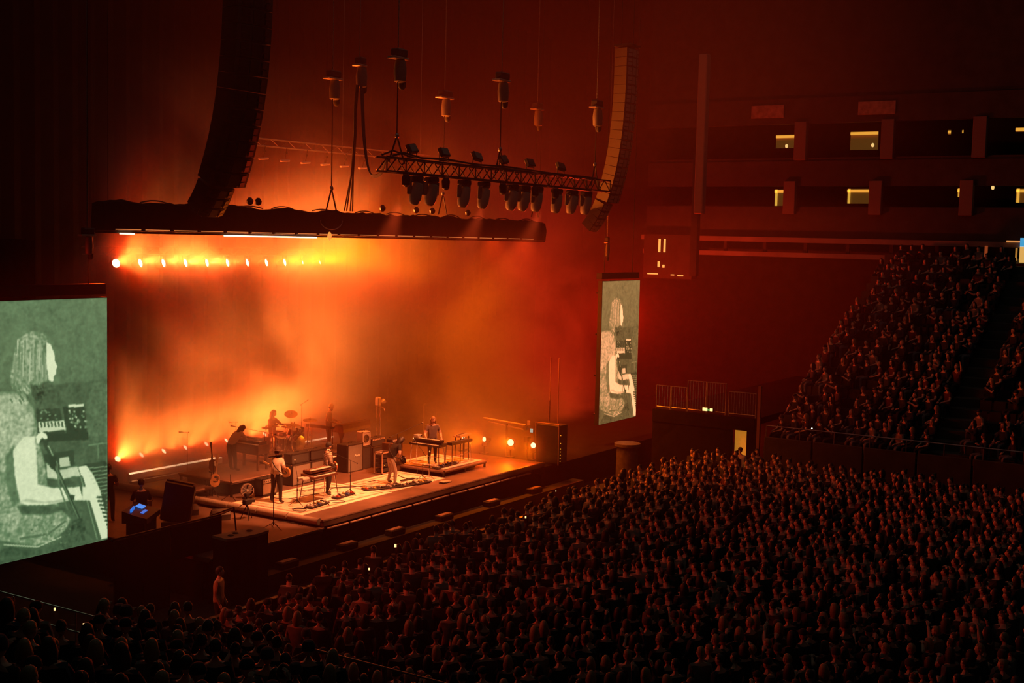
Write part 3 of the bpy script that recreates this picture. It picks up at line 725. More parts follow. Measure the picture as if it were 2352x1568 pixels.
# ------------------------------------------------------------------ hoists
def hoist(label, x, y, z, zend, br=0, loc2=None, wd=.9, zb=None, pale=False, flip=1):
    t = thing('chain_hoist', label, 'hoist', (x, y, z), 0, 'chain hoists')
    m = mat('hoist_grey', (.16, .14, .13), .5, .3)
    MB().box((0, 0, .02), (wd, .35, .07), ch=.015).obj('top_plate', mat('plate_metal', (.55, .45, .38), .35, .6), t)
    MB().box((.05, 0, .19), (wd*.75, .32, .26), ch=.04).obj('controller', BLK, t)
    b = MB(); b.lathe([(.10, -.75), (.19, -.70), (.21, -.35), (.17, -.05), (.10, 0)], (.12*flip, 0, 0), 12); b.obj('motor', m, t, smooth=True)
    b = MB(); b.lathe([(.06, -.95), (.13, -.86), (.14, -.55), (.10, -.35)], (.26*flip, .03, .0), 10); b.obj('chain_bag', RUBBER, t, smooth=True)
    b = MB(); k = 0; zz = .3
    while zz < 13.3: b.box((0, 0, zz), (.035 if k % 2 else .014, .014 if k % 2 else .035, .075)); zz += .062; k += 1
    b.obj('chain', RIGM, t, kind='stuff')
    MB().cyl((0, 0, -.3), (0, 0, zend-z), .022 if not pale else .016, n=6).obj('steel_rope', BLKM, t)
    if br:
        for s in (-1, 1):
            MB().cyl((0, 0, zend-z), (s*br, 0, zend-z-.86), .030, n=6).obj('sling', BLKM, t)
        MB().lathe([(.03, -.08), (.07, -.03), (.07, .04), (.03, .1)], (0, 0, zend-z), 8).obj('shackle', RIGM, t)
    return t
hoist('chain hoist hanging over the near part of the header, beside the cable bundle', 12.1, 2, 17.0, 13.0, .30, wd=.75)
hoist('pale faint chain hoist hanging over the middle of the header', 19.2, 2, 17.05, 13.1, .30, pale=True)
hoist('faint chain hoist hanging over the far part of the header', 26.6, 2, 17.3, 13.2, .3, wd=.7, pale=True)
hoist('large chain hoist over the cable end of the hanging truss', 8.5, -3.8, 16.95, 14.5, .42, wd=.72)
hoist('chain hoist over the middle of the hanging truss', 14.6, -3.8, 16.95, 14.5, .30, wd=.75)
hoist('chain hoist over the far end of the hanging truss beside the slender line array', 21.75, -3.8, 16.7, 14.4, .3, wd=.7)
hoist('chain hoist from which the looping cable bundle drops', 11.45, .2, 17.3, 16.9, 0, wd=.45)
hoist('lone chain hoist hanging above the far video screen', 30.1, 0, 11.2, 10.6, 0, wd=.5).scale = (.55, .55, .9)
hoist('shadowed chain hoist above the near video screen', -.6, 0, 11.1, 10.4, 0, wd=.9).scale = (.55, .55, .7)
# cable bundles
c = MB()
for k in range(4):
    o = Vector((.05*k-.08, .03*(k % 2), 0))
    c.tube([o+Vector(p) for p in ((11.36, .2, 16.63), (11.5, .4, 15.8), (11.75, .6, 15.0), (12.34, 1.2, 13.5), (12.75+.12*k, 1.85, 12.2))], .028, 6)
tag(c.obj('cable_bundle', RUBBER, smooth=True), 'bundle of black cables dropping from the hoist to the header', 'cable')
c = MB()
for k in range(4):
    o = Vector((.045*k-.08, 0, -.05*k))
    pts = []
    W_ = [Vector(p) for p in ((11.48, .1, 16.64), (11.12, -.3, 14.98), (10.5, -.95, 13.98), (10.0, -1.5, 13.5), (9.58, -2, 13.32), (8.96, -2.8, 13.36), (8.45, -3.35, 13.6), (8.05, -3.8, 13.88))]
    for a_ in range(len(W_)-1):
        p0, p1, p2, p3 = W_[max(0, a_-1)], W_[a_], W_[a_+1], W_[min(len(W_)-1, a_+2)]
        for s in range(4):
            u = s/4; pts.append(o*(1-(a_+u)/7)+.5*((2*p1)+(p2-p0)*u+(2*p0-5*p1+4*p2-p3)*u*u+(3*p1-p0-3*p2+p3)*u**3))
    c.tube(pts, .028, 6)
tag(c.obj('cable_loop', RUBBER, smooth=True), 'black cables looping in a deep swag from the hoist to the truss', 'cable')

# ------------------------------------------------------------------ line arrays
def line_array(label, x, y, ztop, n, scale, low, wd, gm, bm, crv, lf=.86):
    root = thing('line_array', label, 'loudspeaker', (x, y, ztop))
    p = Vector((0, 0, 0)); ang = 0.; hgt = .40*scale
    def cab(kind, wd, hgt, dp):
        b = MB()
        poly = [(-wd/2, -dp*.38), (-wd*.16, -dp*.5), (wd*.16, -dp*.5), (wd/2, -dp*.38), (wd*.40, dp*.5), (-wd*.40, dp*.5)]
        b.prism(poly, -hgt/2*.95, hgt/2*.95); me = b.mesh('cabinet', bm)
        g = MB(); g.box((0, -dp*.5, 0), (wd*.26, .03, hgt*.80))
        for s in (-1, 1):
            g.box((s*wd*.31, -dp*.47, hgt*.18), (wd*.20, .03, hgt*.36), rz=s*.32); g.box((s*wd*.31, -dp*.47, -hgt*.24), (wd*.20, .03, hgt*.30), rz=s*.32)
        gme = g.mesh('grille', gm)
        return me, gme
    big = cab('b', wd, hgt, .75*scale); small = cab('s', wd*.76, hgt*lf, .62*scale)
    me0, g0 = big
    for i in range(n+low):
        me, gme = big if i < n else small
        if i == n: p = p+Vector((0, .16*scale, -.05))
        o = bpy.data.objects.new('cabinet', me); COL.objects.link(o); o.parent = root
        h = hgt if i < n else hgt*lf
        ang += crv*i if i < n else .085
        dn = Vector((0, math.sin(ang), -math.cos(ang)))
        c = p+dn*h/2; o.location = c; o.rotation_euler = (-ang*-1.0, 0, 0)
        q = bpy.data.objects.new('grille', gme); COL.objects.link(q); q.parent = o
        p = p+dn*h
    b = MB(); b.box((0, 0, .12), (wd*.8, .9*scale, .12), ch=.02); b.obj('flying_frame', BLKM, root)
    for s in (-.3, .3): MB().cyl((0, s, .1), (0, s, 4), .02, n=6).obj('hanging_chain', BLKM, root)
    # cable taped down the back
    return root
line_array('huge near line array of loudspeakers, black against the red haze', 3.6, -2.0, 20.2, 16, 1.18, 3, 1.42, BLKM, BLK, .0034, .66)
line_array('slender far line array with lit grilles, curving down beyond the truss', 27.75, -2.0, 20.0, 17, 1.02, 4, 1.15, mat('array_grille', (.30, .24, .21), .5), mat('array_shell', (.05, .045, .04), .5), .0024)
c = MB(); c.tube([(3.3, -.9, 13.2), (3.35, -.7, 12.6), (3.5, -.35, 12.0), (3.6, -.1, 11.75)], .02, 5)
tag(c.obj('signal_cable', RIGM, smooth=True), 'thin pale cable running down the lowest cabinets of the near line array', 'cable')
# far wing gear
t = thing('camera_crane', 'faint orange crane arm over the brightest wing lamp', 'crane', (23.5, 1.2, 1.4))
MB().beam((-.1, 1.3, 1.75), (.0, -.9, 1.62), .12, .08, ch=.02).obj('arm', mat('pale_rig', (.5, .42, .36), .5), t)
MB().beam((0, 1.1, 1.58), (0, -.8, 1.42), .05, .05).obj('lower_arm', MATS['pale_rig'], t)
MB().cyl((0, .1, 0), (0, .1, 1.6), .05).obj('post', BLKM, t)
MB().box((0, -.9, 1.5), (.2, .2, .16), ch=.02).obj('camera_head', BLK, t)
t = thing('equipment_rack', 'tall dark equipment rack framed in tube beside the deck corner', 'rack', (24.2, -.65, 1.35))
MB().box((0, 0, .9), (.8, 1.15, 1.7), ch=.02).obj('cabinet', BLK, t)
f = MB(); f.tube([(-.42, .6, .0), (-.42, .6, 1.82), (-.42, -.6, 1.82), (-.42, -.6, 0)], .03, 6); f.obj('frame', mat('rust_tube', (.45, .28, .2), .4, .5), t)
for i, z in enumerate((1.35, 1.0, .75, .62, .48, .34, .2)):
    MB().box((-.45, -.72, z), (.02, .035, .035)).obj('indicator', mat('yellow_led', (.9, .7, .2), .4, emit=(.9, .45, .03), es=1.0 if i % 3 else .5), t)
MB().box((-.45, .80, 1.42), (.03, .13, .17)).obj('monitor', mat('teal_led', (.2, .6, .6), .4, emit=(.16, .42, .36), es=.9), t)
MB().box((-.45, .95, 1.75), (.03, .16, .2)).obj('note', mat('note_paper', (.6, .5, .4), .7), t)
t = tag(MB().lathe([(.5, 0), (.52, .1), (.5, 1.7), (.62, 1.72), (.62, 1.85), (.5, 1.88)], (28.6, -2.2, 0), 20).obj('drum_case', mat('drum_case_fibre', (.10, .085, .08), .6, var=.3), smooth=True), 'tall round black case standing below the far video screen', 'case')
for i, (x, y, z0, z1) in enumerate(((25.1, -.6, 1.35, 2.1), (25.05, 0, 1.35, 6.0), (25.8, 0, 1.35, 5.9), (24.5, -.3, 3.16, 4.1))):
    tag(MB().cyl((x, y, z0), (x, y, z1), .025, n=6).obj('lighting_pole', mat('red_rod', (.5, .25, .18), .4, .4)), ('short upright rod on the wing beside the rack', 'faint upright rod over the rack, nearer the smoke', 'faint upright rod over the rack, farther from the smoke', 'short rod just above the rack frame')[i], 'pole')
t = thing('scenic_frame', 'thin pale rectangular frame standing in the smoke behind the keyboard player', 'frame', (28.2, 9, 1.2))
f = MB(); f.tube([(-.55, 0, 0), (-.55, 0, 1.6), (.55, 0, 1.6), (.55, 0, 0), (-.55, 0, 0)], .025, 5); f.tube([(-.55, 0, .5), (.55, 0, .5)], .02, 5); f.obj('tube_frame', mat('pale_tube', (.7, .6, .5), .4), t)
# ------------------------------------------------------------------ risers, rugs
def riser(name, label, x0, x1, y0, y1, zt, rug=None, legs=True):
    t = thing(name, label, 'platform', ((x0+x1)/2, (y0+y1)/2, D)); h = zt-D; wx, wy = x1-x0, y1-y0
    MB().box((0, 0, h-.06), (wx, wy, .12), ch=.01).obj('top_board', DECK, t)
    e = MB()
    for s in (-1, 1): e.box((0, s*wy/2, h-.03), (wx+.04, .04, .05)); e.box((s*wx/2, 0, h-.03), (.04, wy+.04, .05))
    e.obj('edge_trim', LIP, t)
    if legs:
        nx, ny = max(2, int(wx/1.2)+1), max(2, int(wy/1.2)+1)
        for i in range(nx):
            for j in range(ny):
                if i in (0, nx-1) or j in (0, ny-1):
                    MB().box((-wx/2+.06+(wx-.12)*i/(nx-1), -wy/2+.06+(wy-.12)*j/(ny-1), (h-.12)/2), (.07, .07, h-.12)).obj('leg', BLKM, t)
        MB().box((0, .1, (h-.12)/2), (wx-.5, wy-.6, h-.13)).obj('skirt', DROP, t)
    return t
riser('stage_riser', 'bare black riser under the bending organ player, nearest the side edge', 9.06, 12.4, 4.0, 6.75, 2.2)
riser('step_riser', 'low step riser with a lit edge beside the organ riser', 8.1, 9.0, 4.9, 6.3, 1.92)
riser('stage_riser', 'wide riser carrying the drum kit', 12.5, 16.35, 5.0, 8.4, 2.3)
riser('stage_riser', 'riser under the bearded piano player', 16.45, 20.0, 5.0, 7.6, 2.05)
riser('stage_riser', 'low riser under the long haired keyboard player at the far side', 17.2, 20.3, .25, 3.0, 1.88)
rm = mat('pale_rug', (.80, .66, .54), .9, var=.18, vscale=3.5, bump=.2)
rm2 = mat('rug_border', (.50, .32, .24), .9, var=.3, vscale=7)
def rug(label, x0, x1, y0, y1, z=D, skew=0.):
    t = thing('rug', label, 'rug', ((x0+x1)/2, (y0+y1)/2, z), skew)
    wx, wy = x1-x0, y1-y0
    nx, ny = 40, 20; b = MB(); vs = []; fs = []
    for j in range(ny+1):
        for i in range(nx+1):
            x = -wx/2+wx*i/nx; y = -wy/2+wy*j/ny
            vs.append((x, y, .014+.004*mnoise.noise(Vector((x*2, y*2, z+x0)))))
    for j in range(ny):
        for i in range(nx): a = j*(nx+1)+i; fs.append((a, a+1, a+nx+2, a+nx+1))
    b.add(vs, fs); b.box((0, 0, .005), (wx, wy, .008)); b.obj('pile', rm, t, smooth=True)
    e = MB()
    for s in (-1, 1): e.box((0, s*(wy/2-.28), .020), (wx-.5, .10, .006)); e.box((s*(wx/2-.28), 0, .020), (.10, wy-.5, .006))
    e.obj('woven_border', rm2, t)
    m = MB(); random.seed(5)
    for k in range(46):
        m.lathe([(.10, 0), (.10, .003)], (random.uniform(-wx/2+.5, wx/2-.5), random.uniform(-wy/2+.45, wy/2-.45), .019), 7)
    m.obj('motif', mat('rug_motif', (.58, .42, .32), .9), t, kind='stuff')
    return t
rug('large pale patterned rug under the singer and the four legged keyboard', 8.40, 13.5, .02, 3.35)
rug('second pale patterned rug beneath the bent guitarist', 13.6, 17.1, .10, 2.5)
tag(rug('pale rug covering the low riser under the far keyboards', 17.35, 20.2, .4, 2.9, 1.88), 'pale rug covering the low riser under the far keyboards', 'rug')
tag(rug('small pale rug under the drum kit', 13.0, 16.2, 5.3, 8.1, 2.3), 'small pale rug under the drum kit', 'rug')

# ------------------------------------------------------------------ instruments
def keyboard(name, label, loc, rz, L=1.2, dp=.34, h=.11, m=BLK, legs=0, two=False, lh=.85, splay=.08, lm=CHR, panel=True, tilt=0.):
    t = thing(name, label, 'keyboard', loc, rz)
    b = MB(); T = Matrix.Rotation(tilt, 4, 'X'); b.M = T
    b.prism([(-dp/2, 0), (dp/2, 0), (dp/2, h), (-dp*.05, h*.82), (-dp*.1, h*.5), (-dp/2, h*.45)], -L/2, L/2, T=Matrix(((0, 0, 1, 0), (1, 0, 0, 0), (0, 1, 0, 0), (0, 0, 0, 1))))
    b.obj('case', m, t)
    def keys(y, z):
        k = MB(); k.M = T; n = int((L-.16)/.024)
        for i in range(n): k.box((-L/2+.08+(i+.5)*.024, y, z), (.0215, dp*.36, .02))
        k.obj('white_keys', WHITEP, t, kind='stuff')
        k = MB(); k.M = T
        for i in range(n):
            if i % 7 in (0, 1, 3, 4, 5): k.box((-L/2+.08+(i+1)*.024, y+dp*.06, z+.014), (.012, dp*.22, .018))
        k.obj('black_keys', BLK, t, kind='stuff')
    keys(-dp*.31, h*.45+.012)
    if two:
        b = MB(); b.M = T; b.box((0, dp*.18, h+.07), (L*.86, dp*.62, .10), ch=.01); b.obj('upper_case', m, t)
        k = MB(); k.M = T; n = int(L*.8/.024)
        for i in range(n): k.box((-L*.40+(i+.5)*.024, -dp*.06, h+.125), (.0215, dp*.22, .02))
        k.obj('upper_keys', WHITEP, t, kind='stuff')
    if panel:
        zt = h+.12 if two else h*.92; b = MB(); b.M = T
        for i in range(int(L/.09)): b.lathe([(.012, 0), (.010, .02)], (-L/2+.1+i*.085, dp*.28, zt), 6)
        b.obj('knobs', SILVER, t, kind='stuff')
    if legs:
        for sx in (-1, 1):
            for sy in (-1, 1):
                MB().cyl((sx*(L/2-.10), sy*(dp/2-.05), 0), (sx*(L/2-.10+splay), sy*(dp/2-.05+splay*.6), -lh), .022, .016, 8).obj('leg', lm, t)
        MB().cyl((-L/2+.06, dp*.3, -lh*.55), (L/2-.06, dp*.3, -lh*.55), .010, n=6).obj('cross_bar', lm, t)
    return t
keyboard('combo_organ', 'two tier combo organ on four splayed chrome legs on the large rug', (10.62, 1.15, D+.92), .02, 1.35, .60, .16, mat('red_brown_case', (.10, .035, .02), .4), 4, True, .91, .14)
sp = thing('keyboard_mixer', 'small cream keyed controller hanging off the near end of the combo organ', 'keyboard', (9.80, 1.2, D+.95))
MB().box((0, 0, .0), (.36, .34, .06), ch=.01).obj('case', WHITEP, sp); k = MB()
for i in range(8): k.box((-.16+.045*i, -.08, .04), (.036, .12, .02))
k.obj('keys', WHITEP, sp, kind='stuff'); MB().cyl((0, .1, -.03), (.25, .05, -.12), .015).obj('bracket', CHR, sp)
# organ of the bending player
t = thing('stage_organ', 'large dark organ facing the bending player on the near riser', 'organ', (11.45, 5.35, 2.2), PI/2)
MB().box((0, 0, .80), (1.35, .62, .36), ch=.015).obj('case', WOODD, t)
MB().box((0, -.02, 1.04), (1.2, .44, .12), ch=.01).obj('upper_case', WOODD, t)
k = MB(); 
for i in range(48): k.box((-.58+i*.0245, .25, 1.0), (.021, .16, .02)); k.box((-.58+i*.0245, .10, 1.11), (.021, .14, .02))
k.obj('white_keys', WHITEP, t, kind='stuff')
for s in (-1, 1):
    for q in (-1, 1): MB().box((s*.6, q*.24, .31), (.09, .09, .62), ch=.01).obj('leg', WOODD, t)
MB().box((0, .0, .56), (1.3, .05, .05)).obj('stretcher', CHR, t)
keyboard('synthesizer', 'slim synthesizer lying on top of the dark organ', (11.5, 5.4, 3.32), -PI/2, 1.0, .28, .08, SILVER)
# stage piano and companion keyboard
t = thing('stage_piano', 'long dark stage piano on flared legs before the bearded player', 'piano', (18.0, 5.75, 2.05), .06)
b = MB(); b.prism([(-.28, .86), (.28, .86), (.30, 1.02), (.12, 1.18), (-.24, 1.20), (-.28, 1.0)], -1.0, 1.0, T=Matrix(((0, 0, 1, 0), (1, 0, 0, 0), (0, 1, 0, 0), (0, 0, 0, 1)))); b.obj('case', WOODD, t)
MB().cyl((.98, 0, 1.03), (1.04, 0, 1.03), .17, n=16).obj('end_cap', WOODD, t)
k = MB()
for i in range(70): k.box((-.88+i*.0245, .24, 1.12), (.021, .14, .02))
k.obj('white_keys', WHITEP, t, kind='stuff')
for s in (-.75, .75):
    b = MB(); b.prism([(-.22, 0), (.22, 0), (.07, .10), (.05, .55), (.16, .86), (-.16, .86), (-.05, .55), (-.07, .10)], -.035, .035, T=Matrix.Translation((s, 0, 0)) @ Matrix(((0, 0, 1, 0), (1, 0, 0, 0), (0, 1, 0, 0), (0, 0, 0, 1)))); b.obj('leg', BLK, t)
keyboard('synthesizer', 'flat synthesizer on a stand between the drum kit and the bearded player', (16.62, 6.35, 3.10), PI/2+.1, 1.25, .36, .12, BLK, 4, False, 1.02, .04, BLKM)
# far keyboards, set as an L
keyboard('electric_piano', 'black electric piano on chrome legs along the near side of the low riser', (17.55, 1.35, 2.76), -PI/2, 1.55, .46, .14, BLK, 4, True, .86, .06)
keyboard('synthesizer', 'long synthesizer on chrome legs along the front of the low riser', (18.85, .72, 2.76), PI, 1.5, .40, .12, BLK, 4, False, .86, .04)
keyboard('synthesizer', 'tilted synthesizer at the far end of the low riser, raised at its outer side', (19.45, .95, 2.95), PI+.1, .9, .34, .10, mat('pale_wood_case', (.45, .25, .12), .5), 4, False, 1.05, .02, BLKM)
t = thing('tape_echo', 'small bright echo unit lying on the near electric piano', 'effects unit', (17.6, 1.9, 3.05)); MB().box((0, 0, .05), (.30, .24, .10), ch=.02).obj('case', SILVER, t); MB().cyl((.08, -.12, .06), (.08, -.14, .06), .03, n=10).obj('knob', BLK, t)

def script_word(t, w, x, y, z, size, m):
    """Raised cursive-looking lettering as a real text mesh"""
    cu = bpy.data.curves.new('lettering', 'FONT'); cu.body = w; cu.size = size; cu.extrude = .004; cu.shear = .35; cu.align_x = 'CENTER'; cu.offset = .006
    tmp = bpy.data.objects.new('tmp_text', cu); COL.objects.link(tmp)
    dg = bpy.context.evaluated_depsgraph_get(); me = bpy.data.meshes.new_from_object(tmp.evaluated_get(dg)); bpy.data.objects.remove(tmp)
    me.materials.clear(); me.materials.append(m)
    o = bpy.data.objects.new('badge', me); COL.objects.link(o); o.parent = t; o.location = (x, y, z); o.rotation_euler = (PI/2, 0, 0)
def amp_cab(name, label, cat, x, y, w_, d_, h_, z=D, rz=0, cloth=CLOTHG, logo=None, knobs=False, body=TOLEX, split=None, cones=0, legs=False):
    t = thing(name, label, cat, (x, y, z), rz)
    b = MB(); b.box((0, .02, h_/2), (w_, d_-.04, h_), ch=.025); b.obj('cabinet', body, t)
    f = MB(); fr = .035
    f.box((0, -d_/2+.01, fr/2), (w_, .05, fr)); f.box((0, -d_/2+.01, h_-fr/2), (w_, .05, fr))
    for s in (-1, 1): f.box((s*(w_/2-fr/2), -d_/2+.01, h_/2), (fr, .05, h_))
    f.obj('front_frame', body, t)
    gz0, gz1 = fr, (h_-fr if not knobs else h_*.66)
    MB().box((0, -d_/2+.015, (gz0+gz1)/2), (w_-2*fr, .02, gz1-gz0)).obj('grille_cloth', cloth, t)
    if knobs:
        MB().box((0, -d_/2+.0, h_*.82), (w_-2*fr, .02, h_*.22)).obj('control_panel', mat('silver_panel', (.62, .52, .42), .35, .4), t)
        k = MB()
        for i in range(7): k.cyl((-w_*.36+i*w_*.12, -d_/2-.01, h_*.82), (-w_*.36+i*w_*.12, -d_/2-.035, h_*.82), .014, n=8)
        k.obj('knobs', BLK, t, kind='stuff')
    MB().tube([(-.11, 0, h_), (-.09, 0, h_+.035), (.09, 0, h_+.035), (.11, 0, h_)], .012, 6).obj('handle', BLK, t)
    for sx in (-1, 1):
        MB().box((sx*(w_/2-.02), -d_/2+.03, h_-.02), (.05, .06, .05), ch=.01).obj('corner_cap', CHR, t)
    for c_ in range(cones):
        MB().lathe([(min(w_, h_)*.34, 0), (min(w_, h_)*.32, .02), (min(w_, h_)*.12, .005), (.01, .02)], (0, -d_/2+.0, h_/2), 20, R=Matrix.Rotation(PI/2, 3, 'X')).obj('speaker_cone', BLK, t)
    if logo: script_word(t, logo[0], logo[1], -d_/2-.002, logo[2], logo[3], WHITEP)
    return t
amp_cab('speaker_cabinet', 'wide brown speaker cabinet behind the singer, near one of its pair', 'amplifier', 12.55, 4.0, 1.08, .55, .82)
amp_cab('speaker_cabinet', 'wide brown speaker cabinet behind the singer, far one of its pair', 'amplifier', 13.65, 4.0, 1.08, .55, .82)
amp_cab('amplifier_head', 'long amplifier head on the near wide brown cabinet', 'amplifier', 12.55, 4.0, 1.04, .42, .40, D+.84, cloth=CLOTHD)
amp_cab('amplifier_head', 'long amplifier head on the far wide brown cabinet', 'amplifier', 13.65, 4.0, 1.04, .42, .40, D+.84, cloth=CLOTHD)
amp_cab('combo_amplifier', 'pale combo amplifier with a knob panel behind the singer legs', 'amplifier', 10.05, 3.25, .80, .42, .62, D+.10, cloth=mat('tan_cloth', (.30, .21, .14), .8, var=.2, vscale=40), knobs=True)
t = thing('amp_stand', 'low black stand under the pale combo amplifier', 'stand', (10.05, 3.25, D)); MB().box((0, 0, .05), (.76, .36, .05)).obj('plate', BLKM, t)
for s in (-.33, .33): MB().box((s, 0, .02), (.05, .36, .05)).obj('foot', BLKM, t)
amp_cab('speaker_cabinet', 'tall square speaker cabinet with a small badge behind the middle guitarist', 'amplifier', 15.95, 4.15, .98, .60, 1.15, logo=('Fender', .12, .62, .13))
amp_cab('practice_amplifier', 'small pale amplifier with a round speaker standing on a case', 'amplifier', 16.75, 4.1, .50, .34, .58, D+.98, cloth=mat('pale_cloth', (.5, .36, .26), .8), cones=1, body=mat('cream_vinyl', (.6, .48, .38), .6))
amp_cab('speaker_cabinet', 'narrow dark case supporting the small pale amplifier', 'amplifier', 16.75, 4.1, .54, .42, .95, cloth=CLOTHD)
amp_cab('speaker_cabinet', 'black four speaker cabinet with white Marshall lettering', 'amplifier', 17.55, 4.1, .92, .50, .86, cloth=CLOTHD, logo=('Marshall', 0, .50, .17))
amp_cab('amplifier_head', 'black amplifier head on the cabinet with Marshall lettering', 'amplifier', 17.55, 4.1, .88, .36, .34, D+.88, cloth=CLOTHD, knobs=True)
# rotary speaker near the bent guitarist
t = thing('rotary_speaker', 'dark wooden rotary speaker cabinet behind the bent guitarist', 'amplifier', (17.0, 2.75, D))
MB().box((0, 0, .62), (.72, .55, 1.2), ch=.02).obj('cabinet', WOODD, t)
for k in range(5): MB().box((0, -.285, .98+.035*k), (.6, .02, .015)).obj('louver', BLK, t); MB().box((0, -.285, .28+.035*k), (.6, .02, .015)).obj('louver', BLK, t)
t = thing('effects_box', 'low black box lying on the wooden rotary speaker', 'effects unit', (17.0, 2.75, D+1.23)); MB().box((0, 0, .06), (.42, .3, .12), ch=.02).obj('case', BLK, t); MB().box((0, -.155, .06), (.36, .01, .08)).obj('panel', SILVER, t)
# open rack
t = thing('open_rack', 'open metal rack with glowing unit between the cabinet and the bent guitarist', 'rack', (16.35, 2.75, D))
f = MB()
for sx in (-.28, .28):
    for sy in (-.2, .2): f.box((sx, sy, .45), (.04, .04, .9))
for z in (.03, .88):
    for s in (-.2, .2): f.box((0, s, z), (.6, .04, .04))
    for s in (-.28, .28): f.box((s, 0, z), (.04, .4, .04))
f.obj('frame', mat('copper_tube', (.6, .4, .28), .35, .5), t)
for i in range(4): MB().box((0, 0, .16+.19*i), (.5, .34, .14), ch=.01).obj('rack_unit', BLK, t)
MB().box((-.1, -.18, .36), (.04, .01, .02)).obj('indicator', MATS['yellow_led'], t)

# ------------------------------------------------------------------ drum kit, each drum a thing
SHELL = mat('silver_shell', (.72, .66, .60), .18, .85); SKIN_ = mat('drum_skin', (.78, .68, .56), .5)
def drum(name, label, loc, r, h, R=None, legs=0, lh=.3, front=None):
    t = thing(name, label, 'drum', loc)
    q = R if R is not None else Matrix.Identity(3)
    MB().lathe([(r, -h/2), (r, h/2)], (0, 0, 0), 24, R=q).obj('shell', SHELL, t, smooth=True)
    for s in (-1, 1):
        MB().lathe([(r+.012, s*h/2-.015), (r+.014, s*h/2+.012), (r-.004, s*h/2+.014)], (0, 0, 0), 24, R=q).obj('hoop', CHR, t, smooth=True)
        MB().lathe([(r-.006, s*(h/2)+.004*s), (.02, s*(h/2+.008))] if s > 0 else [(.02, s*(h/2+.008)), (r-.006, s*(h/2)+.004*s)], (0, 0, 0), 24, R=q).obj('drumhead', SKIN_, t)
    l = MB(); n = 8
    for k in range(n):
        a = 2*PI*k/n; p0 = q @ Vector(((r+.02)*math.cos(a), (r+.02)*math.sin(a), -h/2)); p1 = q @ Vector(((r+.02)*math.cos(a), (r+.02)*math.sin(a), h/2)); l.cyl(p0, p1, .007, n=5); c_ = q @ Vector(((r+.014)*math.cos(a), (r+.014)*math.sin(a), 0)); l.box(c_, (.03, .03, .05))
    l.obj('lugs', CHR, t, kind='stuff')
    for k in range(legs):
        a = 2*PI*k/legs+.5; MB().tube([(r*1.04*math.cos(a), r*1.04*math.sin(a), .05), (r*1.08*math.cos(a), r*1.08*math.sin(a), -h/2-lh+.04), (r*1.25*math.cos(a), r*1.25*math.sin(a), -h/2-lh)], .011, 6).obj('leg', CHR, t)
    return t
RZ = 2.33; KX, KY = 14.85, 6.15
def bdR(a=.12): return Matrix.Rotation(a, 3, 'Z') @ Matrix.Rotation(PI/2, 3, 'X')
t = drum('bass_drum', 'big round bass drum facing the front of the stage', (KX+.05, KY, RZ+.33), .32, .42, bdR())
for s in (-1, 1): MB().cyl((s*.28, -.1, -.12), (s*.42, -.28, -.32), .012, n=6).obj('spur', CHR, t)
MB().lathe([(.10, .0), (.07, .01)], (0.03, -.225, 0), 14, R=bdR()).obj('port_ring', CHR, t)
drum('rack_tom', 'shallow tom mounted over the bass drum, near one', (KX-.22, KY+.02, RZ+.86), .17, .22, Matrix.Rotation(.35, 3, 'X'))
drum('rack_tom', 'shallow tom mounted over the bass drum, far one', (KX+.24, KY+.02, RZ+.86), .18, .24, Matrix.Rotation(.35, 3, 'X'))
drum('floor_tom', 'tall silver drum on legs at the near end of the kit', (KX-1.15, KY+.55, RZ+.44), .20, .46, None, 3, .22)
drum('floor_tom', 'tall silver drum on legs, second from the near end of the kit', (KX-.85, KY-.05, RZ+.44), .22, .46, None, 3, .22)
drum('floor_tom', 'wide silver floor tom on legs beside the bass drum pedal side', (KX-.52, KY+.45, RZ+.42), .22, .40, None, 3, .22)
drum('floor_tom', 'silver floor tom on legs at the far side of the bass drum', (KX+.72, KY+.45, RZ+.42), .22, .42, None, 3, .22)
drum('snare_drum', 'shallow snare drum in front of the drummer', (KX+.05, KY+.78, RZ+.62), .18, .15, Matrix.Rotation(-.15, 3, 'X'), 3, .45)
BRASS = mat('brass_cymbal', (.85, .62, .32), .25, 1.)
def cymbal(label, loc, r, h, tilt, two=False):
    t = thing('hi_hat' if two else 'cymbal', label, 'cymbal', loc)
    s = MB(); s.cyl((0, 0, 0), (0, 0, h), .013, n=8)
    for k in range(3): a = 2*PI*k/3; s.cyl((0, 0, .30), (.30*math.cos(a), .30*math.sin(a), .01), .011, n=6)
    s.lathe([(.025, -.03), (.025, .03)], (0, 0, h*.5), 8); s.obj('stand', CHR, t)
    R = Matrix.Rotation(tilt[0], 3, 'X') @ Matrix.Rotation(tilt[1], 3, 'Y')
    prof = [(r, 0), (r, .004), (r*.6, .028), (r*.2, .045), (r*.14, .075), (.02, .09), (.012, .088)]
    MB().lathe(prof, (0, 0, h), 28, R=R).obj('plate', BRASS, t, smooth=True)
    if two: MB().lathe([(.012, .0), (r*.14, .02), (r*.2, .03), (r, .07), (r, .074)], (0, 0, h-.10), 28, R=R).obj('lower_plate', BRASS, t, smooth=True)
    MB().lathe([(.02, 0), (.015, .05)], (0, 0, h+.08), 8).obj('wing_nut', CHR, t)
cymbal('flat crash cymbal out over the near floor drums', (KX-.95, KY+.35, RZ), .26, 1.12, (.06, .03))
cymbal('wide flat cymbal in front of the drummer body', (KX-.38, KY-.15, RZ), .31, 1.15, (.05, -.04))
cymbal('tilted pale cymbal high beyond the bass drum', (KX+.55, KY+.75, RZ), .28, 1.42, (.35, -.35))
cymbal('bright cymbal at the far end of the kit', (KX+.78, KY-.1, RZ), .30, 1.22, (.10, -.10))
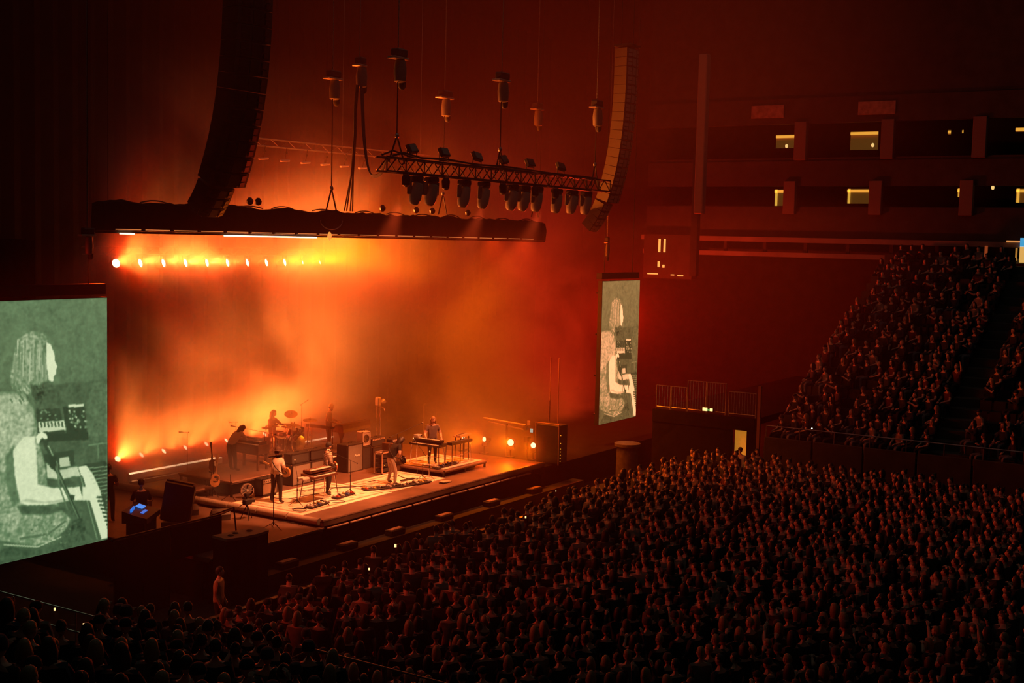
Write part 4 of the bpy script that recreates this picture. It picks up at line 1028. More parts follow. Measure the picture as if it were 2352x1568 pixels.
cymbal('small splash cymbal above the far rack tom', (KX+.30, KY+.35, RZ), .17, 1.05, (.2, 0))
cymbal('pair of hi hat cymbals beside the snare drum', (KX+.50, KY+1.0, RZ), .19, .88, (0, 0), True)
cymbal('pair of small hi hat cymbals at the near side of the drummer', (KX-.62, KY+1.05, RZ), .19, .95, (0, 0), True)
t = thing('drum_stool', 'round padded stool beneath the drummer', 'stool', (KX+.12, KY+1.42, RZ))
MB().lathe([(.15, .46), (.18, .48), (.18, .54), (.14, .56)], (0, 0, 0), 16).obj('seat', BLK, t, smooth=True); MB().cyl((0, 0, .2), (0, 0, .47), .025).obj('post', CHR, t)
for k in range(3): a = 2*PI*k/3; MB().cyl((0, 0, .28), (.26*math.cos(a), .26*math.sin(a), 0), .013, n=6).obj('leg', CHR, t)

# ------------------------------------------------------------------ microphone stands
def mic_stand(label, loc, h, boom=None, tall=False, m=CHR, mic_=True, base=.32, rz=0):
    t = thing('microphone_stand', label, 'microphone stand', loc, rz)
    p = MB(); p.cyl((0, 0, .12), (0, 0, h*.55), .016, n=8); p.cyl((0, 0, h*.5), (0, 0, h), .010, n=8); p.obj('pole', m, t)
    for k in range(3): a = 2*PI*k/3+.4; MB().cyl((0, 0, .22), (base*math.cos(a), base*math.sin(a), .01), .011, n=6).obj('leg', m, t)
    MB().lathe([(.022, -.04), (.022, .04)], (0, 0, h*.55), 8).obj('clutch', BLK, t)
    e = Vector((0, 0, h))
    if boom:
        e = Vector(boom); s = Vector((0, 0, h)); k = s-(e-s)*.35
        MB().cyl(k, e, .008, n=6).obj('boom', m, t); MB().ell(tuple(k), (.03, .03, .03), 8, 6).obj('counterweight', BLK, t)
    if mic_:
        d = (e-Vector((0, 0, h))).normalized() if boom else Vector((0, 0, 1))
        MB().cyl(e, e+d*.16, .014, .020, 8).obj('microphone', BLKM, t); MB().ell(tuple(e+d*.19), (.032, .032, .036), 10, 6).obj('microphone_head', SILVER, t)
    return t
mic_stand('tall black microphone stand on the apron with a level boom', (7.05, .05, 1.38), 2.45, None, m=BLKM, mic_=False, base=.42)
t = thing('shotgun_microphone', 'black fur covered microphone lying level on top of the apron stand', 'microphone', (7.05, .05, 3.83)); MB().cyl((-.25, 0, .03), (.28, -.05, 0), .018, n=8).obj('boom_bar', BLKM, t); MB().lathe([(.02, -.15), (.055, -.10), (.055, .12), (.02, .16)], (.20, -.04, .0), 10, R=Matrix.Rotation(PI/2, 3, 'Y')).obj('windshield', BLK, t, smooth=True)
mic_stand('black microphone stand with an angled boom before the singer', (9.55, 1.25, D), 1.05, (.28, .35, 1.42), m=BLKM)
mic_stand('thin microphone stand whose boom reaches the middle guitarist', (12.2, 1.0, D), 1.30, (-.72, .32, 1.68), m=BLKM)
mic_stand('microphone stand beside the bent guitarist before the low riser', (16.15, .55, D), 1.15, (.1, .45, 1.5), m=BLKM)
mic_stand('second shorter stand next to the bent guitarist with a small tray', (16.45, .45, D), .95, None, m=CHR)
mic_stand('microphone boom stretching toward the long haired keyboard player', (17.0, 2.5, 1.88), 1.30, (1.0, -.35, 1.62), m=BLKM)
mic_stand('microphone stand with a long boom reaching the bending organ player', (12.05, 5.2, 2.2), 1.35, (-1.25, .35, 1.68), m=BLKM)
mic_stand('thin microphone stand rising behind the bending organ player', (9.9, 7.2, D), 2.0, (-.22, 0, 2.03), m=BLKM)
mic_stand('overhead microphone stand between organ and drum kit', (13.0, 7.7, 2.3), 1.30, (-.35, -.1, 1.34), m=BLKM)
mic_stand('overhead microphone stand between the drum kit and the bearded player', (16.4, 7.2, 2.3), 1.75, (.22, 0, 1.83), m=BLKM)
t = thing('speaker_pole', 'tall chrome pole with a pale lamp head and horns behind the cabinets', 'pole', (19.0, 5.0, D))
MB().cyl((0, 0, 0), (0, 0, 2.35), .028, n=10).obj('pole', CHR, t); MB().cyl((-.12, .05, .1), (-.16, .05, 2.3), .018, n=8).obj('side_pole', CHR, t)
for k in range(3): a = 2*PI*k/3; MB().cyl((0, 0, .4), (.4*math.cos(a), .4*math.sin(a), 0), .016, n=6).obj('leg', CHR, t)
MB().box((-.16, 0, 2.52), (.20, .22, .40), ch=.04).obj('lamp_head', SILVER, t); MB().lathe([(.03, 0), (.10, .12), (.12, .18)], (.02, -.05, 2.45), 12, R=Matrix.Rotation(1.2, 3, 'Y')).obj('horn', SILVER, t, smooth=True)
MB().tube([(.0, 0, 2.3), (.25, 0, 2.2), (.32, 0, 2.05)], .014, 6).obj('arm', CHR, t)

# ------------------------------------------------------------------ guitars
def guitar(name, label, loc, rot, bm, acoustic=False, nm=WOODD):
    t = thing(name, label, 'guitar', loc); t.rotation_euler = rot
    k = 1.12 if acoustic else 1.0; th = .10 if acoustic else .045
    pts = []
    for i in range(36):
        a = 2*PI*i/36; x = math.cos(a); y = math.sin(a)
        r = .165+.035*(-x)+.0*y-.035*math.exp(-((abs(a-PI*.5)-.0)/.35)**2)-.035*math.exp(-((a-PI*1.5)/.35)**2)
        px, py = x*r*1.32*k, y*r*1.02*k
        pts.append((px, py))
    T = Matrix.Rotation(PI/2, 4, 'X')
    MB().prism(pts, -th/2, th/2, T=T).obj('body', bm, t)
    MB().beam((.17, -.0, 0), (.68*k, -.0, 0), .03, .05).obj('neck', nm, t)
    t_ = MB(); t_.cyl((.07 if acoustic else .03, -th/2-.002, 0), (.07 if acoustic else .03, -th/2-.006, 0), .05 if acoustic else .02, n=14); t_.obj('sound_hole' if acoustic else 'pickup', BLK, t)
    MB().box((-.09, -th/2-.006, 0), (.03, .012, .13)).obj('bridge', BLK, t)
    MB().box((.75*k, .0, 0), (.16, .02, .08), ch=.01).obj('headstock', nm, t)
    s = MB()
    for q in range(6): s.cyl((-.09, -th/2-.014, -.02+.008*q), (.70*k, -.022, -.015+.006*q), .0014, n=3)
    s.obj('strings', CHR, t, kind='stuff')
    g = MB(); g.prism([(-.02, .03), (.1, .05), (.12, .10), (.0, .12), (-.1, .09)], -.003, .003, T=Matrix.Translation((0, -th/2-.003, 0)) @ Matrix.Rotation(PI/2, 4, 'X') @ Matrix.Scale(-1, 4, (0, 1, 0))); g.obj('pickguard', WOODD if acoustic else WHITEP, t)
    return t
# stands with guitars at the near side
guitar('acoustic_guitar', 'honey coloured acoustic guitar upright on a stand at the side of the stage', (8.78, 4.55, 2.28), (-.12, -PI/2+.12, -.55), WOODL, True, mat('maple_neck', (.62, .42, .22), .4))
t = thing('guitar_stand', 'black tripod stand holding the acoustic guitar', 'stand', (8.82, 4.66, D))
f = MB(); f.cyl((0, .08, 0), (0, .0, 1.25), .016, n=6); f.tube([(-.14, -.14, .40), (0, .02, .36), (.14, -.14, .40)], .013, 6)
f.obj('frame', BLKM, t)
for k in range(3): a = 2*PI*k/3+.5; MB().cyl((0, .05, .3), (.26*math.cos(a), .26*math.sin(a), 0), .013, n=6).obj('leg', BLKM, t)
guitar('electric_guitar', 'dark electric guitar upright behind the acoustic guitar', (9.0, 4.9, 2.75), (-.1, -PI/2-.10, -.6), mat('dark_lacquer', (.12, .035, .02), .2))
t = thing('guitar_stand', 'tall stand holding the dark electric guitar', 'stand', (9.02, 5.0, 2.2-.28)); f = MB(); f.cyl((0, 0, 0), (0, 0, 1.1), .015, n=6); f.obj('pole', BLKM, t); MB().box((0, -.06, .55), (.25, .12, .03)).obj('cradle', BLKM, t)
for k in range(3): a = 2*PI*k/3; MB().cyl((0, 0, .2), (.2*math.cos(a), .2*math.sin(a), 0.0), .012, n=6).obj('leg', BLKM, t)
mic_stand('bent black stand with a clamp beside the near riser leg', (8.75, 3.75, D), .95, None, m=BLKM, mic_=False)
t = thing('stage_fan', 'round stage fan in a wire cage beside the pale combo amplifier', 'fan', (9.35, 3.5, D+.30))
R = Matrix.Rotation(-.6, 3, 'Z') @ Matrix.Rotation(PI/2, 3, 'X')
MB().lathe([(.24, -.06), (.26, 0), (.24, .06), (.22, .06), (.24, 0), (.22, -.06)], (0, 0, 0), 20, R=R).obj('ring', CHR, t)
for k in range(5):
    a = 2*PI*k/5; MB().beam(R @ Vector((.03*math.cos(a), .03*math.sin(a), 0)), R @ Vector((.20*math.cos(a), .20*math.sin(a), .02)), .09, .012).obj('blade', SILVER, t)
c = MB()
for q in range(14): a = 2*PI*q/14; c.cyl(R @ Vector((.04*math.cos(a), .04*math.sin(a), .08)), R @ Vector((.23*math.cos(a), .23*math.sin(a), .05)), .004, n=4)
c.obj('cage', CHR, t, kind='stuff'); MB().lathe([(.05, -.05), (.06, .03), (.04, .08)], (0, 0, 0), 10, R=R).obj('hub', SILVER, t); MB().box((0, 0, -.28), (.3, .2, .04)).obj('foot', BLK, t)

# ------------------------------------------------------------------ pedals
def pedalboard(label, c, L, dp, rz, n, arc=0., seed=1, gname=''):
    t = thing('pedalboard', label, 'pedalboard', (c[0], c[1], c[2]+.02), rz)
    k = max(3, int(L/.5)); 
    for i in range(k):
        x = -L/2+(i+.5)*L/k; MB().box((x, arc*(x/(L/2))**2, .02), (L/k+.03, dp, .035), rz=2*arc*x/(L/2)**2*1.0, ch=.008).obj('panel', BLK, t)
    random.seed(seed); Rm = Matrix.Rotation(rz, 3, 'Z')
    pcols = [SILVER, mat('red_pedal', (.5, .06, .03), .35), BLKM, mat('gold_pedal', (.6, .42, .12), .35, .5), WHITEP, mat('blue_pedal', (.06, .12, .4), .35), SILVER]
    rows = 2
    for i in range(n):
        x = -L/2+.10+(L-.2)*(i//rows)/max(1, (n-1)//rows); y = (-.5+(i % rows))*dp*.46+arc*(x/(L/2))**2
        p = Rm @ Vector((x, y, .06)); m = pcols[random.randrange(7)]; wx = .07+.04*random.random()
        o = thing('effects_pedal', '', 'effects pedal', (c[0]+p.x, c[1]+p.y, c[2]+p.z), rz+random.uniform(-.1, .1), 'effects pedals on '+gname)
        pos = ['at one end', 'second along', 'third along', 'fourth along', 'fifth along', 'sixth along', 'seventh along', 'eighth along', 'ninth along', 'tenth along', 'eleventh along'][min(10, i//rows)]
        o['label'] = '%s effects pedal, %s row, %s, %s' % ({SILVER: 'silver', BLKM: 'black', WHITEP: 'cream'}.get(m, m.name.split('_')[0]), 'front' if i % 2 == 0 else 'back', gname, pos)
        MB().prism([(-.065, 0), (.065, 0), (.065, .055), (-.065, .03)], -wx/2, wx/2, T=Matrix(((0, 0, 1, 0), (1, 0, 0, 0), (0, 1, 0, 0), (0, 0, 0, 1)))).obj('case', m, o)
        MB().cyl((0, -.035, .03), (0, -.035, .052), .014, n=8).obj('foot_switch', CHR, o)
        k2 = MB()
        for s in (-.02, .02): k2.cyl((s, .04, .045), (s, .04, .068), .010, n=6)
        k2.obj('knobs', BLK if m is not BLKM else WHITEP, o, kind='stuff')
    return t
ZR = D+.02
pedalboard('crowded pedalboard below the four legged keyboard', (9.9, .62, ZR), 1.15, .36, .15, 10, 0, 2, 'the board below the keyboard')
pedalboard('pedalboard at the feet of the middle guitarist', (11.75, .95, ZR), 1.1, .34, .1, 8, 0, 3, 'the middle guitarist board')
pedalboard('long curved pedalboard at the feet of the bent guitarist', (14.5, .45, ZR), 3.1, .40, -.30, 20, .22, 4, 'the long curved board')
pedalboard('pedal row on the low riser under the far keyboards', (18.0, .75, 1.90), 1.6, .30, .05, 10, 0, 6, 'the riser board')
t = thing('expression_pedal', 'flat pale pedal lying alone beyond the long pedalboard', 'effects pedal', (16.35, -.42, D)); MB().box((0, 0, .05), (.55, .22, .05), R=Matrix.Rotation(.1, 3, 'Y'), ch=.01).obj('treadle', mat('pale_metal', (.75, .6, .45), .3, .3), t); MB().box((0, 0, .015), (.55, .24, .03)).obj('base', BLK, t)
t = thing('set_list_box', 'thin black bar lying on the second rug before the stands', 'effects unit', (15.75, 1.0, ZR)); MB().box((0, 0, .03), (.75, .14, .05), rz=-.1, ch=.01).obj('case', BLK, t)
# cables
random.seed(11)
for i, (pts, lb) in enumerate((
    ([(8.9, .9), (9.2, .55), (8.9, .35), (8.75, .7), (9.1, .9), (9.35, .6), (9.6, .75)], 'black cable coiled on the rug behind the apron stand'),
    ([(9.9, 2.9), (10.1, 2.2), (11.2, 2.05), (12.0, 1.9), (12.6, 2.2), (13.4, 1.7)], 'black cable crossing the large rug behind the keyboard'),
    ([(10.6, .5), (11.0, .25), (11.1, .6), (10.7, .8), (10.2, .3)], 'black cable looping below the four legged keyboard'),
    ([(11.3, 2.9), (12.4, 2.5), (13.6, 1.6), (14.0, 1.0)], 'black cable running from the brown cabinets to the long pedalboard'),
    ([(16.3, 1.9), (16.0, 1.2), (16.4, .7), (16.2, .2)], 'black cable beside the stands at the low riser'),
    ([(7.1, .1), (7.6, .6), (8.0, .3), (7.9, -.5)], 'black cable trailing from the apron stand'))):
    p = [Vector((x, y, (1.41 if x < 8.15 else ZR)+.012)) for x, y in pts]; q = []
    for a_ in range(len(p)-1):
        p0, p1, p2, p3 = p[max(0, a_-1)], p[a_], p[a_+1], p[min(len(p)-1, a_+2)]
        for s in range(6):
            u = s/6; q.append(.5*((2*p1)+(p2-p0)*u+(2*p0-5*p1+4*p2-p3)*u*u+(3*p1-p0-3*p2+p3)*u**3))
    q.append(p[-1])
    tag(MB().tube(q, .013, 5).obj('cable', RUBBER, smooth=True), lb, 'cable')

# ------------------------------------------------------------------ the apron: monitor desk, wedges, cases
AZ = 1.38
def wedge(label, x, y, rz, L=.62):
    t = thing('floor_monitor', label, 'loudspeaker', (x, y, AZ), rz)
    T = Matrix(((0, 0, 1, 0), (1, 0, 0, 0), (0, 1, 0, 0), (0, 0, 0, 1)))
    MB().prism([(-.24, 0), (.24, 0), (.26, .20), (.16, .34), (.02, .36), (-.24, .10)], -L/2, L/2, T=T).obj('cabinet', mat('wedge_shell', (.12, .09, .075), .45), t)
    MB().prism([(-.235, .105), (.015, .365), (.0, .38), (-.25, .12)], -L/2+.04, L/2-.04, T=T).obj('grille', BLKM, t)
    for s in (-1, 1): MB().tube([(s*(L/2+.01), .02, .16), (s*(L/2+.03), .05, .2), (s*(L/2+.03), .15, .2), (s*(L/2+.01), .18, .16)], .012, 5).obj('handle', BLKM, t)
wedge('floor monitor with a curved lit top near the raised camera', 7.0, 2.5, 2.6)
wedge('floor monitor with a curved lit top beside the tall case lid', 6.85, 3.9, 2.6)
wedge('floor monitor directly behind the crouching technician', 6.9, 6.3, 2.5)
wedge('floor monitor at the far back corner of the apron', 6.8, 8.2, 2.5)
t = thing('broadcast_camera', 'black camera on a short tripod at the side of the deck', 'camera', (7.55, 1.75, AZ))
MB().box((0, 0, .62), (.34, .18, .20), ch=.03).obj('body', BLK, t); MB().cyl((.16, 0, .62), (.32, 0, .62), .06, .07, 12).obj('lens', BLK, t); MB().box((-.02, 0, .86), (.16, .12, .13), ch=.02).obj('viewfinder', BLK, t); MB().cyl((-.05, 0, .7), (-.02, 0, .84), .02).obj('bracket', BLKM, t)
for k in range(3): a = 2*PI*k/3; MB().cyl((0, 0, .52), (.24*math.cos(a), .24*math.sin(a), 0), .022, .015, 6).obj('leg', BLKM, t)
MB().tube([(-.16, 0, .58), (-.36, .05, .48)], .012, 5).obj('pan_handle', BLKM, t)
t = thing('monitor_console', 'black mixing console with blue lit screens at the monitor desk', 'mixing desk', (3.75, 2.75, AZ), .55)
b = MB(); b.prism([(-.4, .55), (.4, .55), (.4, .95), (-.05, .80), (-.4, .72)], -.75, .75, T=Matrix(((0, 0, 1, 0), (1, 0, 0, 0), (0, 1, 0, 0), (0, 0, 0, 1)))); b.obj('body', BLK, t)
for s in (-.6, .6): MB().box((s, 0, .28), (.08, .6, .56)).obj('leg', BLKM, t)
blu = mat('deep_blue_screen', (.1, .2, .5), .3, emit=(.01, .17, .72), es=.9)
MB().box((.30, .12, .90), (.42, .24, .012), R=Matrix.Rotation(.34, 3, 'X')).obj('screen', BLUES, t)
MB().box((-.05, -.10, .805), (.5, .10, .012), R=Matrix.Rotation(.24, 3, 'X')).obj('fader_bank', blu, t)
for i in range(3): MB().box((-.55+.22*i, .16+.03*i, .93), (.10, .05, .10)).obj('channel_screen', blu, t)
t = thing('case_lid', 'tall tilted black flight case lid between the desk and the wedges', 'case', (4.95, 2.35, AZ), -1.05)
MB().box((0, 0, .95), (1.0, .28, 1.35), R=Matrix.Rotation(.16, 3, 'Y'), ch=.05).obj('shell', BLK, t)
MB().box((.10, 0, 1.64), (.9, .2, .05), R=Matrix.Rotation(.16, 3, 'Y')).obj('metal_edge', BLKM, t); MB().box((0, 0, .15), (1.0, .5, .3)).obj('base', BLK, t)
t = thing('covered_desk', 'black covered desk with a curved top edge at the apron corner', 'desk', (3.85, -1.66, 0), -.10)
pts = [(-.85, .35), (-.85, -.30), (-.4, -.42), (.2, -.44), (.75, -.32), (.85, -.2), (.85, .35)]
MB().prism(pts, .02, 2.02).obj('skirt', DROP, t); MB().prism([(x*1.02, y*1.03) for x, y in pts], 2.02, 2.10).obj('top', mat('desk_top', (.16, .11, .09), .6), t)
for i, (x, y) in enumerate(((-.5, 0), (-.2, .1), (.3, .0))):
    o = tag(MB().lathe([(.09, 0), (.10, .02), (.05, .05), (.02, .055)], (3.85+x, -1.66+y, 2.10), 14).obj('round_tray', BLK), 'small round black tray on the covered desk, '+('near end', 'middle', 'far end')[i], 'tray')
t = thing('hand_rail', 'thin metal rail along the front of the monitor desk', 'railing', (3.2, -.2, AZ), .12)
MB().tube([(0, 0, .85), (.9, .0, 1.0), (2.0, .0, 1.05), (2.15, 0, .1)], .03, 6).obj('top_rail', BLKM, t); MB().tube([(1.25, .05, .93), (1.95, .05, .98)], .03, 6).obj('lit_bar', LIP, t)
for s in (0, 1): MB().cyl((s, 0, 0), (s, 0, .9), .03, n=6).obj('post', BLKM, t)
t = thing('masking_wall', 'flat black masking wall hiding the monitor desk from the house', 'wall panel', (2.0, -.45, 0))
for i in range(4):
    z0 = 1.385 if i > 1 else 0.; x = -1.55+1.06*i
    if i == 2: x += .02
    MB().box((x, 0, (z0+2.40)/2), (1.04, .06, 2.40-z0), ch=.01).obj('panel', DROP, t)
MB().beam((-2.1, .06, 2.43), (2.18, .06, 2.43), .05, .05).obj('top_rail', BLKM, t)
# ------------------------------------------------------------------ people
HS = 1.10
SKINT = mat('skin', (.62, .40, .30), .5); SKIND = mat('skin_dark', (.26, .15, .10), .5)
HAIRD = mat('dark_hair', (.018, .012, .010), .55, var=.4, vscale=40, bump=.4); HAIRB = mat('brown_hair', (.06, .032, .018), .55, var=.4, vscale=40, bump=.4)
HAIRF = mat('fair_hair', (.28, .17, .08), .5, var=.3, vscale=40, bump=.4); HAIRG = mat('grey_hair', (.35, .32, .29), .6, var=.3, vscale=40)
WSH = mat('white_shirt', (.80, .74, .66), .85, var=.08, vscale=9, bump=.3); DSH = mat('black_shirt', (.012, .011, .011), .85, var=.3)
JEAN = mat('jeans', (.16, .15, .17), .85, var=.3, vscale=12); DARKP = mat('dark_trousers', (.022, .018, .017), .85, var=.3); TANP = mat('tan_trousers', (.40, .30, .22), .85, var=.2)
SHOE = mat('shoe_leather', (.05, .032, .025), .5); BROWNP = mat('brown_trousers', (.20, .11, .07), .85, var=.2)
def striped():
    m = mat('striped_shirt', (.5, .4, .32), .85)
    nt = m.node_tree; b = nt.nodes['Principled BSDF']; tc = nt.nodes.new('ShaderNodeTexCoord'); wv = nt.nodes.new('ShaderNodeTexWave'); wv.bands_direction = 'Z'
    wv.inputs['Scale'].default_value = 5.5; wv.inputs['Distortion'].default_value = .6
    r = nt.nodes.new('ShaderNodeValToRGB'); r.color_ramp.elements[0].color = (.10, .06, .05, 1); r.color_ramp.elements[1].color = (.62, .50, .40, 1)
    nt.links.new(tc.outputs['Object'], wv.inputs['Vector']); nt.links.new(wv.outputs['Fac'], r.inputs['Fac']); nt.links.new(r.outputs['Color'], b.inputs['Base Color'])
    return m
STRI = striped()
BASE = dict(pel=(0, 0, .97), wai=(0, 0, 1.12), che=(0, 0, 1.32), nec=(0, .0, 1.49), hed=(0, -.015, 1.60),
            shL=(.185, .0, 1.42), elL=(.235, .02, 1.13), wrL=(.24, -.10, .89), shR=(-.185, 0, 1.42), elR=(-.235, .02, 1.13), wrR=(-.24, -.10, .89),
            hiL=(.095, 0, .90), knL=(.11, -.03, .50), anL=(.12, .02, .09), toL=(.14, -.15, .035), hiR=(-.095, 0, .90), knR=(-.11, -.03, .50), anR=(-.12, .02, .09), toR=(-.14, -.15, .035))
BONES = [('pel', 'wai'), ('wai', 'che'), ('che', 'nec'), ('nec', 'hed')]+[(a+s, b+s) for s in 'LR' for a, b in (('sh', 'el'), ('el', 'wr'), ('hi', 'kn'), ('kn', 'an'), ('an', 'to'))]+[('che', 'shL'), ('che', 'shR'), ('pel', 'hiL'), ('pel', 'hiR')]
RAD = dict(pel=(.150, .115), wai=(.150, .112), che=(.170, .125), nec=(.058, .060), hed=(.055, .06), sh=(.078, .080), el=(.052, .052), wr=(.029, .032), hi=(.100, .102), kn=(.074, .076), an=(.054, .056), to=(.038, .034))
def person_mesh(name, J, cols, lo=False, look=(0, 0), sleeve='short', bulk=1.0, fingers=True, hands=None):
    """One continuous skinned body with a sculpted head and five fingered hands. cols = shirt, trousers, skin, shoe"""
    J = {**BASE, **J}; J = {k: Vector(v) for k, v in J.items()}
    names = list(J); me = bpy.data.meshes.new(name+'_skeleton')
    me.from_pydata([J[n] for n in names], [(names.index(a), names.index(b)) for a, b in BONES], [])
    o = bpy.data.objects.new('tmp', me); COL.objects.link(o)
    o.modifiers.new('s', 'SKIN')
    for i, n in enumerate(names):
        k = n[:-1] if n[-1] in 'LR' and n[:-1] in RAD else n
        r = RAD[k]; q = bulk if k in ('pel', 'wai', 'che', 'sh', 'hi') else 1
        me.skin_vertices[0].data[i].radius = (r[0]*q, r[1]*q); me.skin_vertices[0].data[i].use_root = (n == 'pel')
    if not lo: ss = o.modifiers.new('u', 'SUBSURF'); ss.levels = 1; ss.render_levels = 1
    dg = bpy.context.evaluated_depsgraph_get(); em = bpy.data.meshes.new_from_object(o.evaluated_get(dg))
    bpy.data.objects.remove(o)
    mb = MB()
    vs = [v.co.copy() for v in em.vertices]; fs = [tuple(p.vertices) for p in em.polygons]
    seg = [(J[a], J[b], a, b) for a, b in BONES]
    def midx(c):
        best = None
        for p, q, a, b in seg:
            d = q-p; t = max(0, min(1, (c-p).dot(d)/d.length_squared)); dist = (c-(p+d*t)).length
            w_ = {'pel': .10, 'wai': .10, 'che': .11, 'hi': .05}.get(a[:3] if a[:3] in ('pel', 'wai', 'che') else a[:2], .0)
            if best is None or dist-w_ < best[0]: best = (dist-w_, a, b, t)
        _, a, b, t = best; a2 = a[:2]
        if a == 'nec': return 2
        if a == 'che' and b == 'nec': return 0 if t < .7 else 2
        if a2 == 'sh': return 0 if (sleeve != 'none' and (sleeve == 'long' or t < .62)) else 2
        if a2 == 'el': return 0 if (sleeve == 'long' and t < .9) else 2
        if a2 in ('hi', 'kn'): return 1
        if a2 == 'an': return 3
        if a == 'pel': return 0 if (c.z > J['pel'].z-.02 or b == 'wai' and t > .1) else 1
        return 0
    for f in fs:
        pass
    base = len(mb.v); mb.v += [tuple(v) for v in vs]
    for f in fs:
        c = sum((vs[i] for i in f), Vector())/len(f); mb.f.append(f); mb.mi.append(midx(c))
    bpy.data.meshes.remove(em); bpy.data.meshes.remove(me)
    # head
    hc = J['hed']+Vector((0, -.012, .085)); nu, nv = (8, 6) if lo else (16, 12)
    HR = Matrix.Rotation(look[0], 3, 'Z') @ Matrix.Rotation(look[1], 3, 'X')
    hv = []; hf = []
    for i in range(nv+1):
        ph = PI*i/nv; z = -math.cos(ph); r = max(.03, math.sin(ph))
        for k in range(nu):
            th = 2*PI*k/nu; x, y = math.cos(th), math.sin(th)
            px, py, pz = .078*r*x, .097*r*y, .118*z
            if z < 0: px *= 1+.18*z; py *= 1+.08*z          # jaw narrows to the chin
            if y < 0 and z < -.55: py -= .012
            fr = max(0, -y)
            if fr > .93 and -.30 < z < .12: py -= .024*(1-abs(z+.12)/.25 if abs(z+.12) < .25 else 0)+.004   # nose
            if fr > .6 and .05 < z < .30: py += .005         # eye line
            hv.append(hc+HR @ Vector((px, py, pz)))
    for i in range(nv):
        for k in range(nu): k2 = (k+1) % nu; hf.append((i*nu+k, i*nu+k2, (i+1)*nu+k2, (i+1)*nu+k))
    hf += [tuple(range(nu))[::-1], tuple(nv*nu+k for k in range(nu))]
    mb.add(hv, hf, 2)
    if not lo:
        for s in (-1, 1):
            e = MB(); e.ell((s*.079, .008, -.005), (.010, .020, .030), 6, 5); mb.add([hc+HR @ Vector(v) for v in e.v], e.f, 2)
            e = MB(); e.ell((s*.030, -.086, .020), (.011, .007, .007), 6, 4); mb.add([hc+HR @ Vector(v) for v in e.v], e.f, 3)
        e = MB(); e.box((0, -.092, -.058), (.042, .012, .009)); mb.add([hc+HR @ Vector(v) for v in e.v], e.f, 3)
    # hands
    if fingers:
        for s in 'LR':
            el, wr = J['el'+s], J['wr'+s]; d = (wr-el).normalized()
            if hands and s in hands: d = Vector(hands[s]).normalized()
            side = Vector((0, 0, 1)).cross(d)
            side = side.normalized() if side.length > .2 else Vector((0, 1, 0)); nn = d.cross(side).normalized()
            sg = 1 if s == 'L' else -1
            pc = wr+d*.055; n4 = 4 if lo else 5
            mb.tube([wr-d*.01, wr+d*.03, wr+d*.085], [.027, .036, .032], 6, 2)
            for q, (off, ln) in enumerate(((-.028, .066), (-.010, .078), (.010, .074), (.027, .058))):
                b0 = wr+d*.075+side*off; b1 = b0+d*ln*.5-nn*.010; b2 = b1+d*ln*.38-nn*.028
                mb.tube([b0, b1, b2], [.0105, .009, .007], n4, 2)
            b0 = wr+d*.03+side*(-sg*.030); b1 = b0+d*.035+side*(-sg*.022); b2 = b1+d*.03-nn*.012
            mb.tube([b0, b1, b2], [.012, .010, .008], n4, 2)
    mb.v = [(x*HS, y*HS, z*HS) for x, y, z in mb.v]
    return mb.mesh(name, list(cols), smooth=True), J, hc, HR
def hair_mesh(hc, HR, style, m, lo=False):
    b = MB(); nu, nv = (10, 7) if lo else (18, 12); vs = []; fs = []
    for i in range(nv+1):
        ph = PI*i/nv; z = -math.cos(ph); r = max(.04, math.sin(ph))
        for k in range(nu):
            th = 2*PI*k/nu; x, y = math.cos(th), math.sin(th); fr = max(0, -y)
            s = 1.0
            px, py, pz = .092*r*x, .112*r*y+.010, .128*z+.012
            if fr > (.62 if style in ('long', 'wild') else .35) and z < .42: s = .62                      # leaves the face open
            if style == 'short' and (z < -.62 or (z < -.2 and y < .1)): s = .60
            if style in ('long', 'wild'):
                if z < 0 and fr <= .62: pz = pz*2.6-.02; px *= 1.32+.25*(-z)*(1 if style == 'wild' else .3); py += .02
            if style == 'wild': q = 1+.14*math.sin(5*th+3*i)+.10*math.sin(9*th); px *= q; py *= q
            if style == 'bun' and (z < -.55 or (z < -.2 and y < .1)): s = .6
            v = Vector((px*s, py*s if s == 1 else py*s, pz*(s if z < .42 and s < 1 else 1)))
            vs.append(hc+HR @ v)
    for i in range(nv):
        for k in range(nu): k2 = (k+1) % nu; fs.append((i*nu+k, i*nu+k2, (i+1)*nu+k2, (i+1)*nu+k))
    fs += [tuple(range(nu))[::-1], tuple(nv*nu+k for k in range(nu))]
    b.add(vs, fs)
    if style == 'bun': e = MB(); e.ell((0, .07, .12), (.045, .045, .045), 8, 6); b.add([hc+HR @ Vector(v) for v in e.v], e.f)
    if style == 'beard': pass
    b.v = [(x*HS, y*HS, z*HS) for x, y, z in b.v]
    return b.mesh('hair', m, smooth=True)
